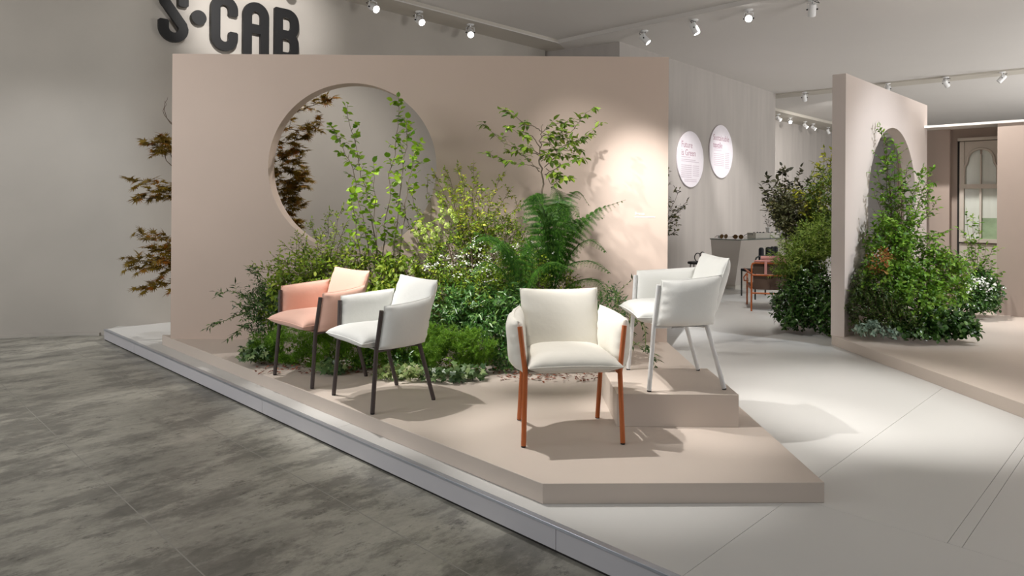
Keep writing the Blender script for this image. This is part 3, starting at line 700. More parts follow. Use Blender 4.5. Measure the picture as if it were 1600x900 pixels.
# orange framed lounge chair seen from behind
M['brown_sling'] = plain('brown_sling', srgb(82, 64, 52), .8); M['rose'] = fabric('rose_towel', srgb(196, 140, 134)); M['wood'] = plain('brown_wood', srgb(140, 78, 50), .5)
oc = empty('lounge_chair', (3.327, 9.579, ZF), math.radians(-14)); tag(oc, 'orange tube framed lounge chair with brown sling back behind the white chair', 'chair')
wd_ = .62; r_ = .012
def octube(name, pts, rr=r_, mat='orange_metal'):
    q = MB(); q.tube(pts, rr, 8); return q.build(name, M[mat], oc, 50)
for k, x in ((0, 0), (1, wd_)):
    octube('rear_post', [(x, 0, 0), (x, 0, .62), (x + (.01 if k == 0 else -.01), 0, .655), (x + (.04 if k == 0 else -.04), 0, .668)])
    octube('front_leg', [(x, .68, 0), (x, .68, .45)])
    sgn = -1 if k == 0 else 1
    octube('arm_bracket', [(x, 0, .52), (x + sgn * .05, .02, .535), (x + sgn * .10, .06, .46), (x + sgn * .09, .10, .41), (x + sgn * .03, .2, .40), (x, .68, .42)], .009)
    q = MB(); q.bar((x + sgn * .03 - .03, -.02, .535), (.06, 0, -.03 * 1), (0, .55, .0), (0, 0, .02)); q.build('armrest', M['wood'], oc, bevel=.006)
octube('top_rail', [(.04, 0, .668), (wd_ - .04, 0, .668)]); octube('middle_rail', [(0, 0, .50), (wd_, 0, .50)]); octube('lower_rail', [(0, 0, .25), (wd_, 0, .25)])
octube('side_rail', [(0, 0, .30), (0, .68, .30)]); octube('side_rail', [(wd_, 0, .30), (wd_, .68, .30)])
q = MB(); q.box(.02, wd_ - .02, .012, .022, .515, .655); q.build('back_sling', M['brown_sling'], oc)
q = MB(); q.box(.02, wd_ - .02, .012, .022, .30, .488); q.build('back_sling', M['brown_sling'], oc)
q = MB(); q.box(.01, wd_ - .01, .03, .66, .31, .33); q.build('seat_sling', M['brown_sling'], oc)
t = empty('rolled_towel', (oc.location.x, oc.location.y, ZF + .681)); t.rotation_euler = oc.rotation_euler
tag(t, 'rose towel rolled along the top rail of the orange lounge chair', 'towel')
q = MB(); q.tube([(.03, .0, .012), (.2, 0, .018), (.4, 0, .014), (.58, 0, .012)], [.012, .022, .022, .014], 10); q.tube([(.12, .012, .055), (.3, .012, .058), (.56, .012, .05)], [.03, .032, .026], 10); q.build('roll', M['rose'], t, 60)
q = MB(); q.box(.165, .20, -.022, -.014, -.17, .03); q.build('hanging_strap', M['rose'], t, bevel=.003)
# black tube chair with four upright rolls behind it
M['charcoal'] = plain('charcoal_metal', srgb(38, 40, 36), .45); M['navy'] = plain('navy_pads', srgb(20, 21, 28), .7)
bp = at(1180, 452, 10.75); bc = empty('side_chair', (bp.x, bp.y, ZF), math.radians(10)); tag(bc, 'black tube framed chair with upright padded rolls behind the orange one', 'chair')
q = MB(); q.tube([(0, 0, 0), (0, 0, .60), (.015, .0, .65), (.06, 0, .675), (.36, 0, .672)], .013, 8); q.build('arm_frame', M['charcoal'], bc, 60)
q = MB(); q.tube([(.46, .0, 0), (.46, 0, .60), (.44, 0, .65), (.40, 0, .672), (.36, 0, .672)], .013, 8); q.build('arm_frame', M['charcoal'], bc, 60)
q = MB(); q.prism([(.12, -.03), (.36, -.03), (.36, .05), (.12, .05)], .655, .685); q.build('armrest', M['charcoal'], bc, bevel=.008)
for x, w_, h_ in ((.19, .040, .80), (.31, .042, .81), (.38, .034, .815), (.44, .034, .82)):
    q = MB(); q.lathe([(w_ * .7, .42), (w_, .46), (w_, h_ - .03), (w_ * .8, h_ - .008), (w_ * .4, h_)], (x, .16, 0), (0, 0, 1), 12); q.build('padded_roll', M['navy'], bc, 50)
q = MB(); q.box(.02, .46, .05, .5, .40, .44); q.build('seat', M['navy'], bc, bevel=.01)
for x in (.03, .45):
    q = MB(); q.tube([(x, .48, 0), (x, .48, .41)], .013, 8); q.build('leg', M['charcoal'], bc)
# black ring backed chair by the text wall
rp = at(1090, 450, 12.4); rc = empty('ring_chair', (rp.x, rp.y, ZF), .1); tag(rc, 'small black wire chair with two ring shaped backs beside the counter', 'chair')
for x, z, rx in ((0, .53, .058), (.085, .565, .045)):
    q = MB(); q.tube([(x + rx * math.cos(2 * PI * k / 20), 0, z + rx * 1.3 * math.sin(2 * PI * k / 20)) for k in range(20)], .009, 6, closed=True); q.build('back_ring', M['black'], rc, 60)
q = MB(); q.lathe([(.16, .40), (.165, .41), (.165, .43), (.155, .44)], (.04, .15, 0), (0, 0, 1), 20); q.build('seat', M['black'], rc, 40)
for k in range(4):
    a = PI / 4 + k * PI / 2; q = MB(); q.tube([(.04 + .16 * math.cos(a), .15 + .16 * math.sin(a), 0), (.04 + .12 * math.cos(a), .15 + .12 * math.sin(a), .41)], .01, 6); q.build('leg', M['black'], rc)
q = MB(); q.tube([(0, 0, .455), (.0, .04, .43)], .009, 6); q.tube([(.085, 0, .51), (.085, .04, .43)], .009, 6); q.build('back_stem', M['black'], rc)
# ------------------------------------------------------------------ plants: leaf templates and builders
def T_(v, f): return np.array(v, float), np.array(f, int)
OVATE = T_([(0, 0, 0), (-.25, .28, .06), (0, .33, -.01), (.25, .28, .06), (-.22, .62, .03), (0, .66, -.03), (.22, .62, .03), (0, 1, -.12)],
           [(0, 3, 2), (0, 2, 1), (2, 3, 6), (2, 6, 5), (1, 2, 5), (1, 5, 4), (5, 6, 7), (4, 5, 7)])
SMALL = T_([(0, 0, 0), (-.24, .45, .07), (.24, .45, .07), (0, 1, -.06), (0, .5, -.03)], [(0, 4, 1), (0, 2, 4), (1, 4, 3), (4, 2, 3)])
NARROW = T_([(0, 0, 0), (-.13, .4, .04), (.13, .4, .04), (0, 1, -.10), (0, .5, -.01)], [(0, 4, 1), (0, 2, 4), (1, 4, 3), (4, 2, 3)])
NEEDLE = T_([(-.07, 0, 0), (.07, 0, 0), (0, 1, .05)], [(0, 1, 2)])
ROUND = T_([(0, 0, 0), (-.28, .10, .05), (.28, .10, .05), (-.42, .40, .07), (.42, .40, .07), (-.34, .70, .03), (.34, .70, .03), (-.12, .86, -.03), (.12, .86, -.03), (0, 1.02, -.10), (0, .45, -.03)],
           [(10, 0, 2), (10, 2, 4), (10, 4, 6), (10, 6, 8), (10, 8, 9), (10, 9, 7), (10, 7, 5), (10, 5, 3), (10, 3, 1), (10, 1, 0)])
def star(tips, depth=.32, z=-.06):
    v = [(0, .0, 0)]; f = []
    n = len(tips)
    for i, (a, l) in enumerate(tips):
        a = math.radians(a); v.append((l * math.sin(a), .12 + l * math.cos(a), z * l))
        if i < n - 1:
            b = math.radians((tips[i][0] + tips[i + 1][0]) / 2); v.append((depth * math.sin(b), .12 + depth * math.cos(b), .03))
    m = len(v)
    v.append((0, .18, .02)); c = m
    for i in range(1, m - 1): f.append((c, i, i + 1))
    f += [(c, 0, 1), (c, m - 1, 0)]
    return T_(v, f)
MAPLE = star([(-115, .45), (-62, .75), (-25, .86), (0, .95), (25, .86), (62, .75), (115, .45)], .26)
IVY = star([(-110, .5), (-52, .68), (0, .9), (52, .68), (110, .5)], .42)
PETAL4 = star([(-135, .5), (-45, .5), (45, .5), (135, .5)], .2, .1)

def nrmz(a): return a / np.maximum(np.linalg.norm(a, axis=-1, keepdims=True), 1e-9)
def leaf_geo(tmpl, pos, dr, up, size, wid=None):
    tv, tf = tmpl
    y = nrmz(dr); z = nrmz(up - y * (up * y).sum(-1, keepdims=True)); x = np.cross(y, z)
    size = np.asarray(size)[:, None, None]
    w = 1.0 if wid is None else np.asarray(wid)[:, None, None]
    V = pos[:, None] + size * (x[:, None] * tv[None, :, 0:1] * w + y[:, None] * tv[None, :, 1:2] + z[:, None] * tv[None, :, 2:3])
    n, k = len(pos), len(tv)
    F = (tf[None] + (np.arange(n) * k)[:, None, None]).reshape(-1, 3)
    return V.reshape(-1, 3), F
def foliage(name, parent, mat, tmpl, pos, dr, up, size, kind='stuff', label=None):
    V, F = leaf_geo(tmpl, pos, dr, up, size)
    o = link_mesh(name, np_mesh(name, V, F), mat, parent)
    if kind: o['kind'] = kind
    if label: o['label'] = label
    return o
_leafmesh = {}
def leaf_parts(parent, mat, tmpl, key, pos, dr, up, size):
    tv, tf = tmpl
    if key not in _leafmesh:
        me = np_mesh('leaf', tv, tf); me.materials.append(mat); _leafmesh[key] = me
    y = nrmz(dr); z = nrmz(up - y * (up * y).sum(-1, keepdims=True)); x = np.cross(y, z)
    for i in range(len(pos)):
        o = bpy.data.objects.new('leaf', _leafmesh[key]); COL.objects.link(o); o.parent = parent
        s = float(size[i]); m = Matrix.Identity(4)
        for r_ in range(3):
            m[r_][0] = x[i][r_] * s; m[r_][1] = y[i][r_] * s; m[r_][2] = z[i][r_] * s; m[r_][3] = pos[i][r_]
        o.matrix_local = m
def catmull(pts, per=5):
    P = [np.array(p, float) for p in pts]; P = [2 * P[0] - P[1]] + P + [2 * P[-1] - P[-2]]; out = []
    for i in range(1, len(P) - 2):
        a, b, c, d = P[i - 1], P[i], P[i + 1], P[i + 2]
        for k in range(per):
            t = k / per
            out.append(.5 * (2 * b + (c - a) * t + (2 * a - 5 * b + 4 * c - d) * t * t + (3 * b - a - 3 * c + d) * t ** 3))
    out.append(P[-2]); return np.array(out)
def sample(poly, t):
    f = t * (len(poly) - 1); i = min(int(f), len(poly) - 2); k = f - i
    return poly[i] * (1 - k) + poly[i + 1] * k, nrmz(poly[i + 1] - poly[i])
M['bark'] = paint('bark_brown', srgb(92, 76, 62), .85, .2, 30)
M['bark_grey'] = paint('bark_grey', srgb(128, 116, 102), .85, .15, 30)
M['stem_green'] = plain('stem_green', srgb(120, 150, 60), .6)

def grow(root, stems, mat, leafm, tmpl, key, size, twigs=8, tlen=.16, nleaf=5, t0=.3, r0=.006, parts=0, up=.35, flat=0.0, droop=.3, tiptwig=True, spread=1.0, seed=0, jit=.02, ymax=None, tm=True, leaf_on_stem=0):
    """stems: list of world space polylines; twigs leave them from t0 upward and carry the leaves"""
    r = np.random.default_rng(seed); base = np.array(root.location)
    pos, dr, upv, sz = [], [], [], []
    for sp in stems:
        poly = catmull(sp, 5); poly[1:-1] += r.normal(0, jit * .4, (len(poly) - 2, 3))
        q = MB(); n = len(poly)
        q.tube([tuple(p - base) for p in poly], [r0 * (1 - .75 * i / (n - 1)) for i in range(n)], 6)
        tws = []
        for k in range(twigs):
            t = t0 + (1 - t0) * ((k + r.uniform(.1, .9)) / twigs); p, d = sample(poly, t)
            a = r.normal(0, 1, 3); a[2] *= .5; a = nrmz(a - d * a.dot(d)); dd = nrmz(a * spread + d * .6 + np.array([0, 0, up]))
            L = tlen * r.uniform(.5, 1.15) * (1.15 - .5 * t); tws.append((p, dd, L))
        if tiptwig: p, d = sample(poly, .97); tws.append((p, d, tlen * .6))
        for p, dd, L in tws:
            e = p + dd * L; mid = (p + e) / 2 + r.normal(0, .06, 3) * L + np.array([0, 0, .06 * L])
            if tm: q.tube([tuple(p - base), tuple(mid - base), tuple(e - base)], [r0 * .4, r0 * .3, r0 * .15], 4)
            c = max(2, int(round(nleaf * r.uniform(.7, 1.3))))
            for i in range(c):
                u = (i + .6) / c; pp = (p * (1 - u) ** 2 + 2 * mid * u * (1 - u) + e * u * u)
                sd = nrmz(np.cross(dd, [0, 0, 1.0]) + 1e-6) * (1 if i % 2 else -1)
                ld = dd * .45 + sd * .8 + r.normal(0, .35, 3) - np.array([0, 0, droop * r.uniform(.2, 1.5)])
                if i == c - 1: ld = dd + r.normal(0, .2, 3) - np.array([0, 0, droop])
                un = np.array([0, -.25, 1.0]) + r.normal(0, .45 * (1 - flat), 3)
                pos.append(pp); dr.append(ld); upv.append(un); sz.append(size * r.uniform(.6, 1.15))
        for i in range(leaf_on_stem):
            t = t0 + (1 - t0) * (i + .5) / leaf_on_stem; p, d = sample(poly, t)
            sd = nrmz(np.cross(d, [0, .5, 1.0])) * (1 if i % 2 else -1)
            pos.append(p); dr.append(d * .7 + sd * .8 + r.normal(0, .15, 3)); upv.append(np.array([0, -.5, .8]) + r.normal(0, .3, 3)); sz.append(size * r.uniform(.8, 1.1) * (1 - .3 * t))
        q.build('stem', mat, root)
    if not pos: return
    pos, dr, upv, sz = map(np.array, (pos, dr, upv, sz))
    pos = np.clip(pos, None, [1e9, 1e9 if ymax is None else ymax, 1e9]) - base
    if parts:
        ix = np.argsort(pos[:, 1])[:parts] if len(pos) > parts else np.arange(len(pos))
        leaf_parts(root, leafm, tmpl, key, pos[ix], dr[ix], upv[ix], sz[ix])
        rest = np.setdiff1d(np.arange(len(pos)), ix)
        if len(rest): foliage('foliage', root, leafm, tmpl, pos[rest], dr[rest], upv[rest], sz[rest])
    else: foliage('foliage', root, leafm, tmpl, pos, dr, upv, sz)
def dense(root, mat, tmpl, blobs, n, L=.10, k=7, size=.03, seed=0, upb=.5, name='foliage', label=None, ymax=None, zmin=None, shell=.55, droop=.2, kind='stuff', twig=None):
    """blobs: (px, py, depth, half width px, half height px, half depth m); leafy sprigs through the ellipsoids"""
    r = np.random.default_rng(seed); base = np.array(root.location); O, D = [], []
    vol = np.array([b[3] * b[4] for b in blobs], float); vol /= vol.sum()
    for b, f in zip(blobs, vol):
        m = max(3, int(n * f)); c = np.array(at(b[0], b[1], b[2])); rad = np.array([b[3] * b[2] / FPX, b[5], b[4] * b[2] / FPX])
        u = nrmz(r.normal(0, 1, (m, 3))); rr = (shell + (1 - shell) * r.uniform(0, 1, (m, 1))) ** .8
        O.append(c + u * rad * rr * .9); D.append(nrmz(u * .75 + r.normal(0, .45, (m, 3)) + np.array([0, 0, upb])))
    O, D = np.concatenate(O), np.concatenate(D); m = len(O)
    Ls = L * r.uniform(.6, 1.2, (m, 1, 1)); t = (np.arange(k) + .5) / k
    P = O[:, None] + D[:, None] * Ls * (t[None, :, None] - .3)
    A = nrmz(np.cross(D, r.normal(0, 1, (m, 3)))); B = np.cross(D, A)
    ang = (np.arange(k) * 2.4)[None, :, None] + r.uniform(0, 6, (m, 1, 1))
    side = A[:, None] * np.cos(ang) + B[:, None] * np.sin(ang)
    LD = D[:, None] * .6 + side * .8 + r.normal(0, .2, (m, k, 3)); LD[..., 2] -= droop
    UP = np.broadcast_to(D[:, None], P.shape) * .6 + np.array([0, -.35, .6]) + r.normal(0, .35, P.shape)
    S_ = size * r.uniform(.6, 1.2, (m, k))
    P, LD, UP, S_ = P.reshape(-1, 3), LD.reshape(-1, 3), UP.reshape(-1, 3), S_.ravel()
    if ymax is not None: P[:, 1] = np.minimum(P[:, 1], ymax - size * .8)
    if zmin is not None: P[:, 2] = np.maximum(P[:, 2], zmin + r.uniform(.004, .03, len(P))); LD[:, 2] = np.where(P[:, 2] < zmin + .05, np.abs(LD[:, 2]) * .5, LD[:, 2])
    if twig is not None:
        q = MB()
        for o_, d_, l_ in zip(O[::2], D[::2], Ls[::2, 0, 0]): q.tube([tuple(o_ - base - d_ * l_ * .6), tuple(o_ - base + d_ * l_ * .6)], .0022, 3, caps=False)
        q.build('twigs', twig, root)['kind'] = 'stuff'
    return foliage(name, root, mat, tmpl, P - base, LD, UP, S_, kind, label)
def plant(name, px, py, d, label, cat, group=None, z=ZP):
    p = at(px, py, d); o = empty(name, (p.x, p.y, z)); tag(o, label, cat, group); return o
def base_stems(root, tips, mat, r0=.006, n=1, seed=0):
    r = np.random.default_rng(seed); b = np.array(root.location)
    for tpt in tips:
        e = np.array(at(*tpt)) - b; s = r.normal(0, .05, 3); s[2] = 0.0
        mid = s + (e - s) * .5 + np.array([0, 0, .06]); q = MB(); q.tube([tuple(p) for p in catmull([s, mid, e], 4)], r0, 5); q.build('stem', mat, root)
def pw(lst, d0, d1=None):
    n = len(lst); d1 = d0 if d1 is None else d1
    return [np.array(at(x, y, d0 + (d1 - d0) * i / (n - 1))) for i, (x, y) in enumerate(lst)]

G1, G2, G3 = srgb(64, 104, 26), srgb(120, 160, 42), srgb(158, 190, 66)
M['hazel'] = leafmat('hazel_leaf', srgb(89, 135, 30), srgb(157, 195, 52), srgb(183, 215, 66))
M['dogwood'] = leafmat('dogwood_leaf', srgb(75, 107, 34), srgb(129, 157, 54), srgb(157, 177, 66))
M['azalea'] = leafmat('azalea_leaf', srgb(89, 124, 36), srgb(153, 177, 56), srgb(183, 195, 74))
M['viburnum'] = leafmat('viburnum_leaf', srgb(94, 133, 36), srgb(162, 188, 58), srgb(185, 201, 76))
M['spirea'] = leafmat('spirea_leaf', srgb(59, 94, 22), srgb(120, 149, 34), srgb(171, 182, 56))
M['shoots'] = leafmat('young_shoots', srgb(106, 135, 34), srgb(162, 179, 52), srgb(202, 193, 74))
M['fernm'] = leafmat('fern_green', srgb(36, 76, 22), srgb(68, 112, 34), srgb(96, 140, 50), .5)
M['ruscus'] = leafmat('ruscus_dark', srgb(36, 61, 26), srgb(68, 100, 44), srgb(106, 133, 66), .3, .12, .5)
M['ruscus_g'] = leafmat('ruscus_green', srgb(34, 74, 28), srgb(74, 116, 48), srgb(118, 150, 80), .3, .15, .5)
M['juniper'] = leafmat('juniper_green', srgb(66, 108, 22), srgb(112, 156, 36), srgb(150, 190, 54), .6)
M['ivym'] = leafmat('ivy_dark', srgb(54, 85, 48), srgb(106, 133, 80), srgb(148, 164, 112), .35, .1, .5)
M['ivyv'] = leafmat('ivy_variegated', srgb(84, 118, 52), srgb(146, 160, 100), srgb(206, 204, 166), .45)
M['maplem'] = leafmat('maple_bronze', srgb(99, 78, 22), srgb(139, 113, 30), srgb(160, 96, 30), .5, .25)
M['white_petal'] = leafmat('white_petals', srgb(232, 234, 226), srgb(246, 246, 240), None, .6, .25)
M['lime_petal'] = leafmat('lime_petals', srgb(170, 196, 90), srgb(202, 216, 128), None, .6, .2)
M['darkgreen'] = leafmat('privet_dark', srgb(30, 58, 22), srgb(60, 96, 36), srgb(96, 130, 62), .25, .1, .6)
M['feather'] = leafmat('feathery_green', srgb(92, 124, 40), srgb(138, 162, 62), srgb(160, 172, 90), .6)
M['olive'] = leafmat('olive_leaf', srgb(62, 68, 44), srgb(100, 104, 66), srgb(146, 142, 92), .5)
M['eucal'] = leafmat('eucalyptus_leaf', srgb(48, 50, 36), srgb(78, 78, 54), srgb(94, 92, 64), .5)
M['gold'] = leafmat('golden_leaf', srgb(112, 124, 30), srgb(158, 160, 44), srgb(176, 172, 60), .5)
M['moss'] = leafmat('conifer_green', srgb(52, 76, 22), srgb(92, 114, 36), srgb(112, 130, 44), .6)
M['birch'] = leafmat('birch_leaf', srgb(64, 108, 26), srgb(118, 160, 44), srgb(152, 184, 74))
M['box'] = leafmat('box_leaf', srgb(40, 64, 22), srgb(74, 98, 36), srgb(104, 124, 56), .35)
M['greyleaf'] = leafmat('silver_leaf', srgb(112, 138, 120), srgb(150, 170, 150), srgb(176, 188, 172), .6)
M['rust'] = leafmat('rust_leaf', srgb(140, 84, 40), srgb(178, 120, 64), None, .6)
M['mulch'] = leafmat('mulch_chip', srgb(88, 48, 36), srgb(134, 78, 58), srgb(164, 104, 80), .8, .0)
YM = 6.82

# --- hazel in front of the round opening
hz = plant('hazel_shrub', 600, 545, 6.45, 'tall slender hazel with fresh green round leaves in front of the round opening', 'shrub')
hst = [pw(l, 6.5, 6.5 + e) for l, e in (
    ([(598, 542), (592, 440), (578, 330), (560, 245), (541, 172)], .1), ([(601, 542), (598, 420), (606, 310), (618, 225), (623, 160)], .0),
    ([(604, 542), (612, 430), (624, 310), (632, 240), (636, 196)], -.1), ([(596, 542), (580, 430), (562, 320), (546, 250), (520, 204)], .15),
    ([(607, 542), (622, 430), (632, 320), (643, 260), (652, 231)], -.15), ([(594, 542), (574, 440), (556, 360), (549, 300)], -.2),
    ([(600, 542), (592, 430), (586, 340), (584, 262)], -.25))]
grow(hz, hst, M['bark_grey'], M['hazel'], ROUND, 'hazel', .062, twigs=17, tlen=.17, nleaf=5, t0=.26, r0=.007, parts=290, ymax=YM, seed=3, droop=.35, up=.3)

# --- kousa dogwood with tiered branches
dwd = plant('dogwood_tree', 848, 560, 6.35, 'small dogwood tree with tiered branches rising above the fern', 'tree')
z7 = lambda l: [(740 + x / 5.295, 150 + y / 5.295) for x, y in l]
trunk = pw(z7([(590, 2150), (580, 1500), (572, 1000), (565, 690), (548, 500), (560, 350), (572, 235)]), 6.35, 6.35)
br = [z7(l) for l in (
    [(545, 625), (490, 565), (430, 510), (360, 470), (300, 462)], [(540, 490), (400, 450), (330, 420), (240, 380), (150, 290), (90, 240)],
    [(545, 600), (450, 570), (350, 560), (240, 525), (100, 475)], [(555, 290), (500, 250), (440, 240), (360, 180), (250, 118)],
    [(550, 430), (480, 330), (400, 330), (290, 255)], [(585, 590), (660, 520), (690, 460), (640, 400), (620, 350)],
    [(690, 460), (760, 400), (840, 380), (925, 345)], [(590, 650), (680, 600), (760, 560), (920, 515)],
    [(620, 400), (700, 330), (800, 300), (870, 220), (920, 150), (985, 100)], [(690, 460), (800, 390), (900, 360), (960, 310), (1055, 232)],
    [(565, 300), (650, 240), (800, 210)], [(600, 650), (640, 730), (700, 690), (790, 680)], [(600, 600), (660, 640), (700, 650)], [(555, 520), (640, 490), (760, 510), (820, 500)], [(550, 380), (620, 380), (720, 360), (780, 370)], [(560, 340), (640, 310), (740, 300)], [(548, 480), (470, 440), (440, 430)], [(560, 540), (620, 500), (600, 490)], [(560, 450), (660, 440), (760, 450), (880, 455)])]
r_ = np.random.default_rng(5); bst = []
for i, l in enumerate(br):
    e = r_.uniform(-.45, .2); n = len(l); bst.append([np.array(at(x, y, 6.35 + e * (k / (n - 1)))) for k, (x, y) in enumerate(l)])
grow(dwd, [trunk], M['bark_grey'], M['dogwood'], OVATE, 'dogwood', .05, twigs=0, r0=.013, tiptwig=False)
grow(dwd, bst, M['bark_grey'], M['dogwood'], OVATE, 'dogwood', .072, twigs=6, tlen=.07, nleaf=4, t0=.3, r0=.005, parts=300, ymax=YM, seed=6, droop=.55, up=.3, spread=.6, jit=.008)

# --- ferns: fronds are parts
def frond_mesh(pts, wid, n=20, seed=0, hang=.25):
    r = np.random.default_rng(seed); poly = catmull(pts, 8); V, F = [], []; q = MB()
    q.tube([tuple(p) for p in poly], [.005 * (1 - .8 * i / (len(poly) - 1)) for i in range(len(poly))], 5)
    P, D, U, Z = [], [], [], []
    for i in range(n):
        t = .16 + .84 * i / n; p, d = sample(poly, t)
        sd0 = nrmz(np.cross(d, [0, -.4, 1.0])); up = nrmz(np.cross(sd0, d)); Lp = wid * math.sin(PI * min(1, (t - .08) / .92) ** .62) * (1.0 if t < .9 else .8) + .008
        for s_ in (-1, 1):
            pd = nrmz(sd0 * s_ + d * .35 - np.array([0, 0, hang]) + r.normal(0, .06, 3))
            k = max(4, int(Lp / .012))
            for j in range(k):
                u = (j + .5) / k; pp = p + pd * Lp * u - np.array([0, 0, .15 * Lp * u * u]); ll = max(.012, .036 * (1 - u * .7) * min(1, Lp / .12))
                for s2 in (-1, 1):
                    P.append(pp); D.append(nrmz(np.cross(pd, up)) * s2 + pd * .55); U.append(up + r.normal(0, .12, 3)); Z.append(ll)
    tv = T_([(-.28, 0, 0), (.28, 0, 0), (0, 1, -.05)], [(0, 1, 2)])
    Vn, Fn = leaf_geo(tv, np.array(P), np.array(D), np.array(U), np.array(Z))
    n0 = len(q.v); tri = []
    for f in q.f:
        for k in range(1, len(f) - 1): tri.append((f[0], f[k], f[k + 1]))
    return np.concatenate([np.array(q.v), Vn]), np.concatenate([np.array(tri), Fn + n0])
def fern(root, fronds, d0, seed=0):
    b = np.array(root.location)
    for i, (l, e, w) in enumerate(fronds):
        n = len(l); pts = [np.array(at(x, y, d0 + e * k / (n - 1))) - b for k, (x, y) in enumerate(l)]
        V, F = frond_mesh(pts, w, seed=seed + i); link_mesh('frond', np_mesh('frond', V, F), M['fernm'], root)
f1 = plant('fern', 858, 560, 6.1, 'tall fern with large arching fronds below the dogwood', 'fern', 'ferns in the planting')
fern(f1, [([(860, 470), (885, 390), (925, 335), (978, 312)], -.1, .17), ([(858, 470), (872, 350), (900, 300), (922, 322)], .2, .10),
          ([(858, 470), (862, 380), (845, 320), (812, 322)], -.3, .15), ([(856, 470), (850, 360), (838, 305), (815, 345)], .1, .15),
          ([(860, 470), (868, 360), (874, 310), (862, 290)], .2, .14), ([(860, 470), (890, 400), (920, 375), (948, 395)], -.3, .10),
          ([(860, 470), (880, 420), (920, 408), (955, 428)], -.5, .10), ([(862, 470), (900, 440), (935, 440), (955, 475)], -.4, .09),
          ([(858, 470), (845, 400), (850, 330), (880, 330)], .0, .15), ([(862, 470), (880, 380), (905, 345), (945, 340)], .25, .12), ([(858, 470), (854, 370), (838, 325), (818, 350)], -.45, .13), ([(858, 470), (866, 365), (872, 318), (868, 345)], -.5, .14), ([(860, 470), (876, 370), (890, 322), (905, 340)], -.2, .12), ([(856, 470), (846, 372), (832, 308), (808, 332)], .2, .13), ([(858, 470), (852, 420), (835, 385), (815, 400)], -.4, .10),
          ([(858, 470), (870, 400), (880, 350), (905, 365)], -.35, .12)], 6.15, 40)
f2 = plant('fern', 800, 565, 5.8, 'spreading fern with fronds arching left over the white flowers', 'fern', 'ferns in the planting')
fern(f2, [([(815, 480), (795, 400), (760, 372), (722, 392)], -.2, .12), ([(815, 480), (800, 410), (775, 375), (738, 362)], .1, .11),
          ([(816, 480), (810, 420), (790, 380), (765, 395)], -.3, .10), ([(815, 490), (790, 430), (760, 410), (735, 430)], -.25, .09),
          ([(818, 480), (822, 410), (830, 370), (845, 385)], -.2, .11), ([(818, 480), (832, 430), (862, 410), (900, 425)], -.2, .10), ([(815, 490), (800, 470), (785, 460), (770, 480)], -.2, .07)], 5.85, 70)

# --- shrubs
az = plant('azalea_shrub', 505, 540, 6.4, 'fine leaved light green shrub reaching left of the hazel', 'shrub')
grow(az, [pw([(505, 530), (500, 450), ((505 + x) / 2 + 2, (440 + y) / 2), (x, y)], 6.4, 6.4 + e) for x, y, e in (
    (446, 384, -.2), (466, 372, .1), (488, 352, .0), (514, 334, .1), (533, 330, -.1), (541, 352, .1), (500, 372, -.2), (432, 405, -.3), (408, 425, -.2), (398, 418, 0), (470, 410, -.3), (520, 380, .2), (555, 380, .1), (450, 425, -.4), (545, 410, -.2))],
     M['bark'], M['azalea'], SMALL, 'az', .036, twigs=13, tlen=.15, nleaf=8, t0=.42, r0=.005, ymax=YM, seed=11, droop=.15)
vb = plant('viburnum_shrub', 675, 540, 6.5, 'viburnum with round lime green flower heads beside the round opening', 'shrub')
grow(vb, [pw([(678, 530), (682, 440), ((684 + x) / 2, (420 + y) / 2 + 5), (x, y)], 6.5, 6.5 + e) for x, y, e in (
    (622, 318, .1), (640, 296, .1), (652, 328, 0), (668, 282, .1), (690, 275, -.1), (628, 372, -.2), (645, 350, -.2), (662, 345, -.3), (690, 322, -.2), (706, 352, -.3), (670, 395, -.4), (640, 405, -.3))],
     M['bark_grey'], M['viburnum'], OVATE, 'vb', .05, twigs=8, tlen=.13, nleaf=5, t0=.45, r0=.006, ymax=YM, seed=12)
r_ = np.random.default_rng(9); ball = []
for x, y in [(655, 352), (662, 360), (671, 352), (676, 366), (684, 358), (666, 372), (650, 366), (692, 330), (708, 338), (712, 344), (698, 352), (682, 372), (643, 425), (628, 420), (690, 345), (704, 330)]:
    c = np.array(at(x, y, 6.12 + r_.uniform(-.1, .1))) - np.array(vb.location); n = 46
    u = nrmz(r_.normal(0, 1, (n, 3))); foliage('flower_head', vb, M['lime_petal'], PETAL4, c + u * .026, nrmz(np.cross(u, r_.normal(0, 1, (n, 3)))), u, np.full(n, .022), None)
sh = plant('young_shrub', 735, 540, 6.55, 'bushy shrub with upright yellow green shoots at the back of the planting', 'shrub')
grow(sh, [pw([(735, 530), (735, 440), ((735 + x) / 2, (400 + y) / 2), (x, y)], 6.5, 6.5 + e) for x, y, e in (
    (680, 274, 0), (698, 268, .1), (716, 263, 0), (722, 282, -.1), (745, 280, 0), (752, 296, -.1), (784, 276, 0), (795, 300, .1), (765, 308, -.2), (705, 300, -.2), (810, 320, .1), (730, 310, -.3), (690, 310, -.2), (780, 330, -.3), (750, 340, -.4), (715, 340, -.4), (740, 260, .1), (805, 345, -.3))],
     M['bark'], M['shoots'], SMALL, 'sh', .042, twigs=12, tlen=.14, nleaf=8, t0=.5, r0=.005, ymax=YM, seed=13, up=.5)
spb = plant('spirea_shrub', 750, 560, 6.1, 'dense dark shrub dotted with white flower clusters in the middle of the planting', 'shrub')
dense(spb, M['spirea'], SMALL, [(720, 410, 6.35, 55, 60, .3), (780, 400, 6.4, 60, 70, .3), (700, 470, 6.1, 50, 50, .3), (760, 470, 6.05, 70, 60, .35), (815, 450, 6.15, 60, 70, .35), (860, 470, 6.3, 60, 60, .25)], 2300, .13, 9, .032, 14, ymax=YM, twig=M['bark'])
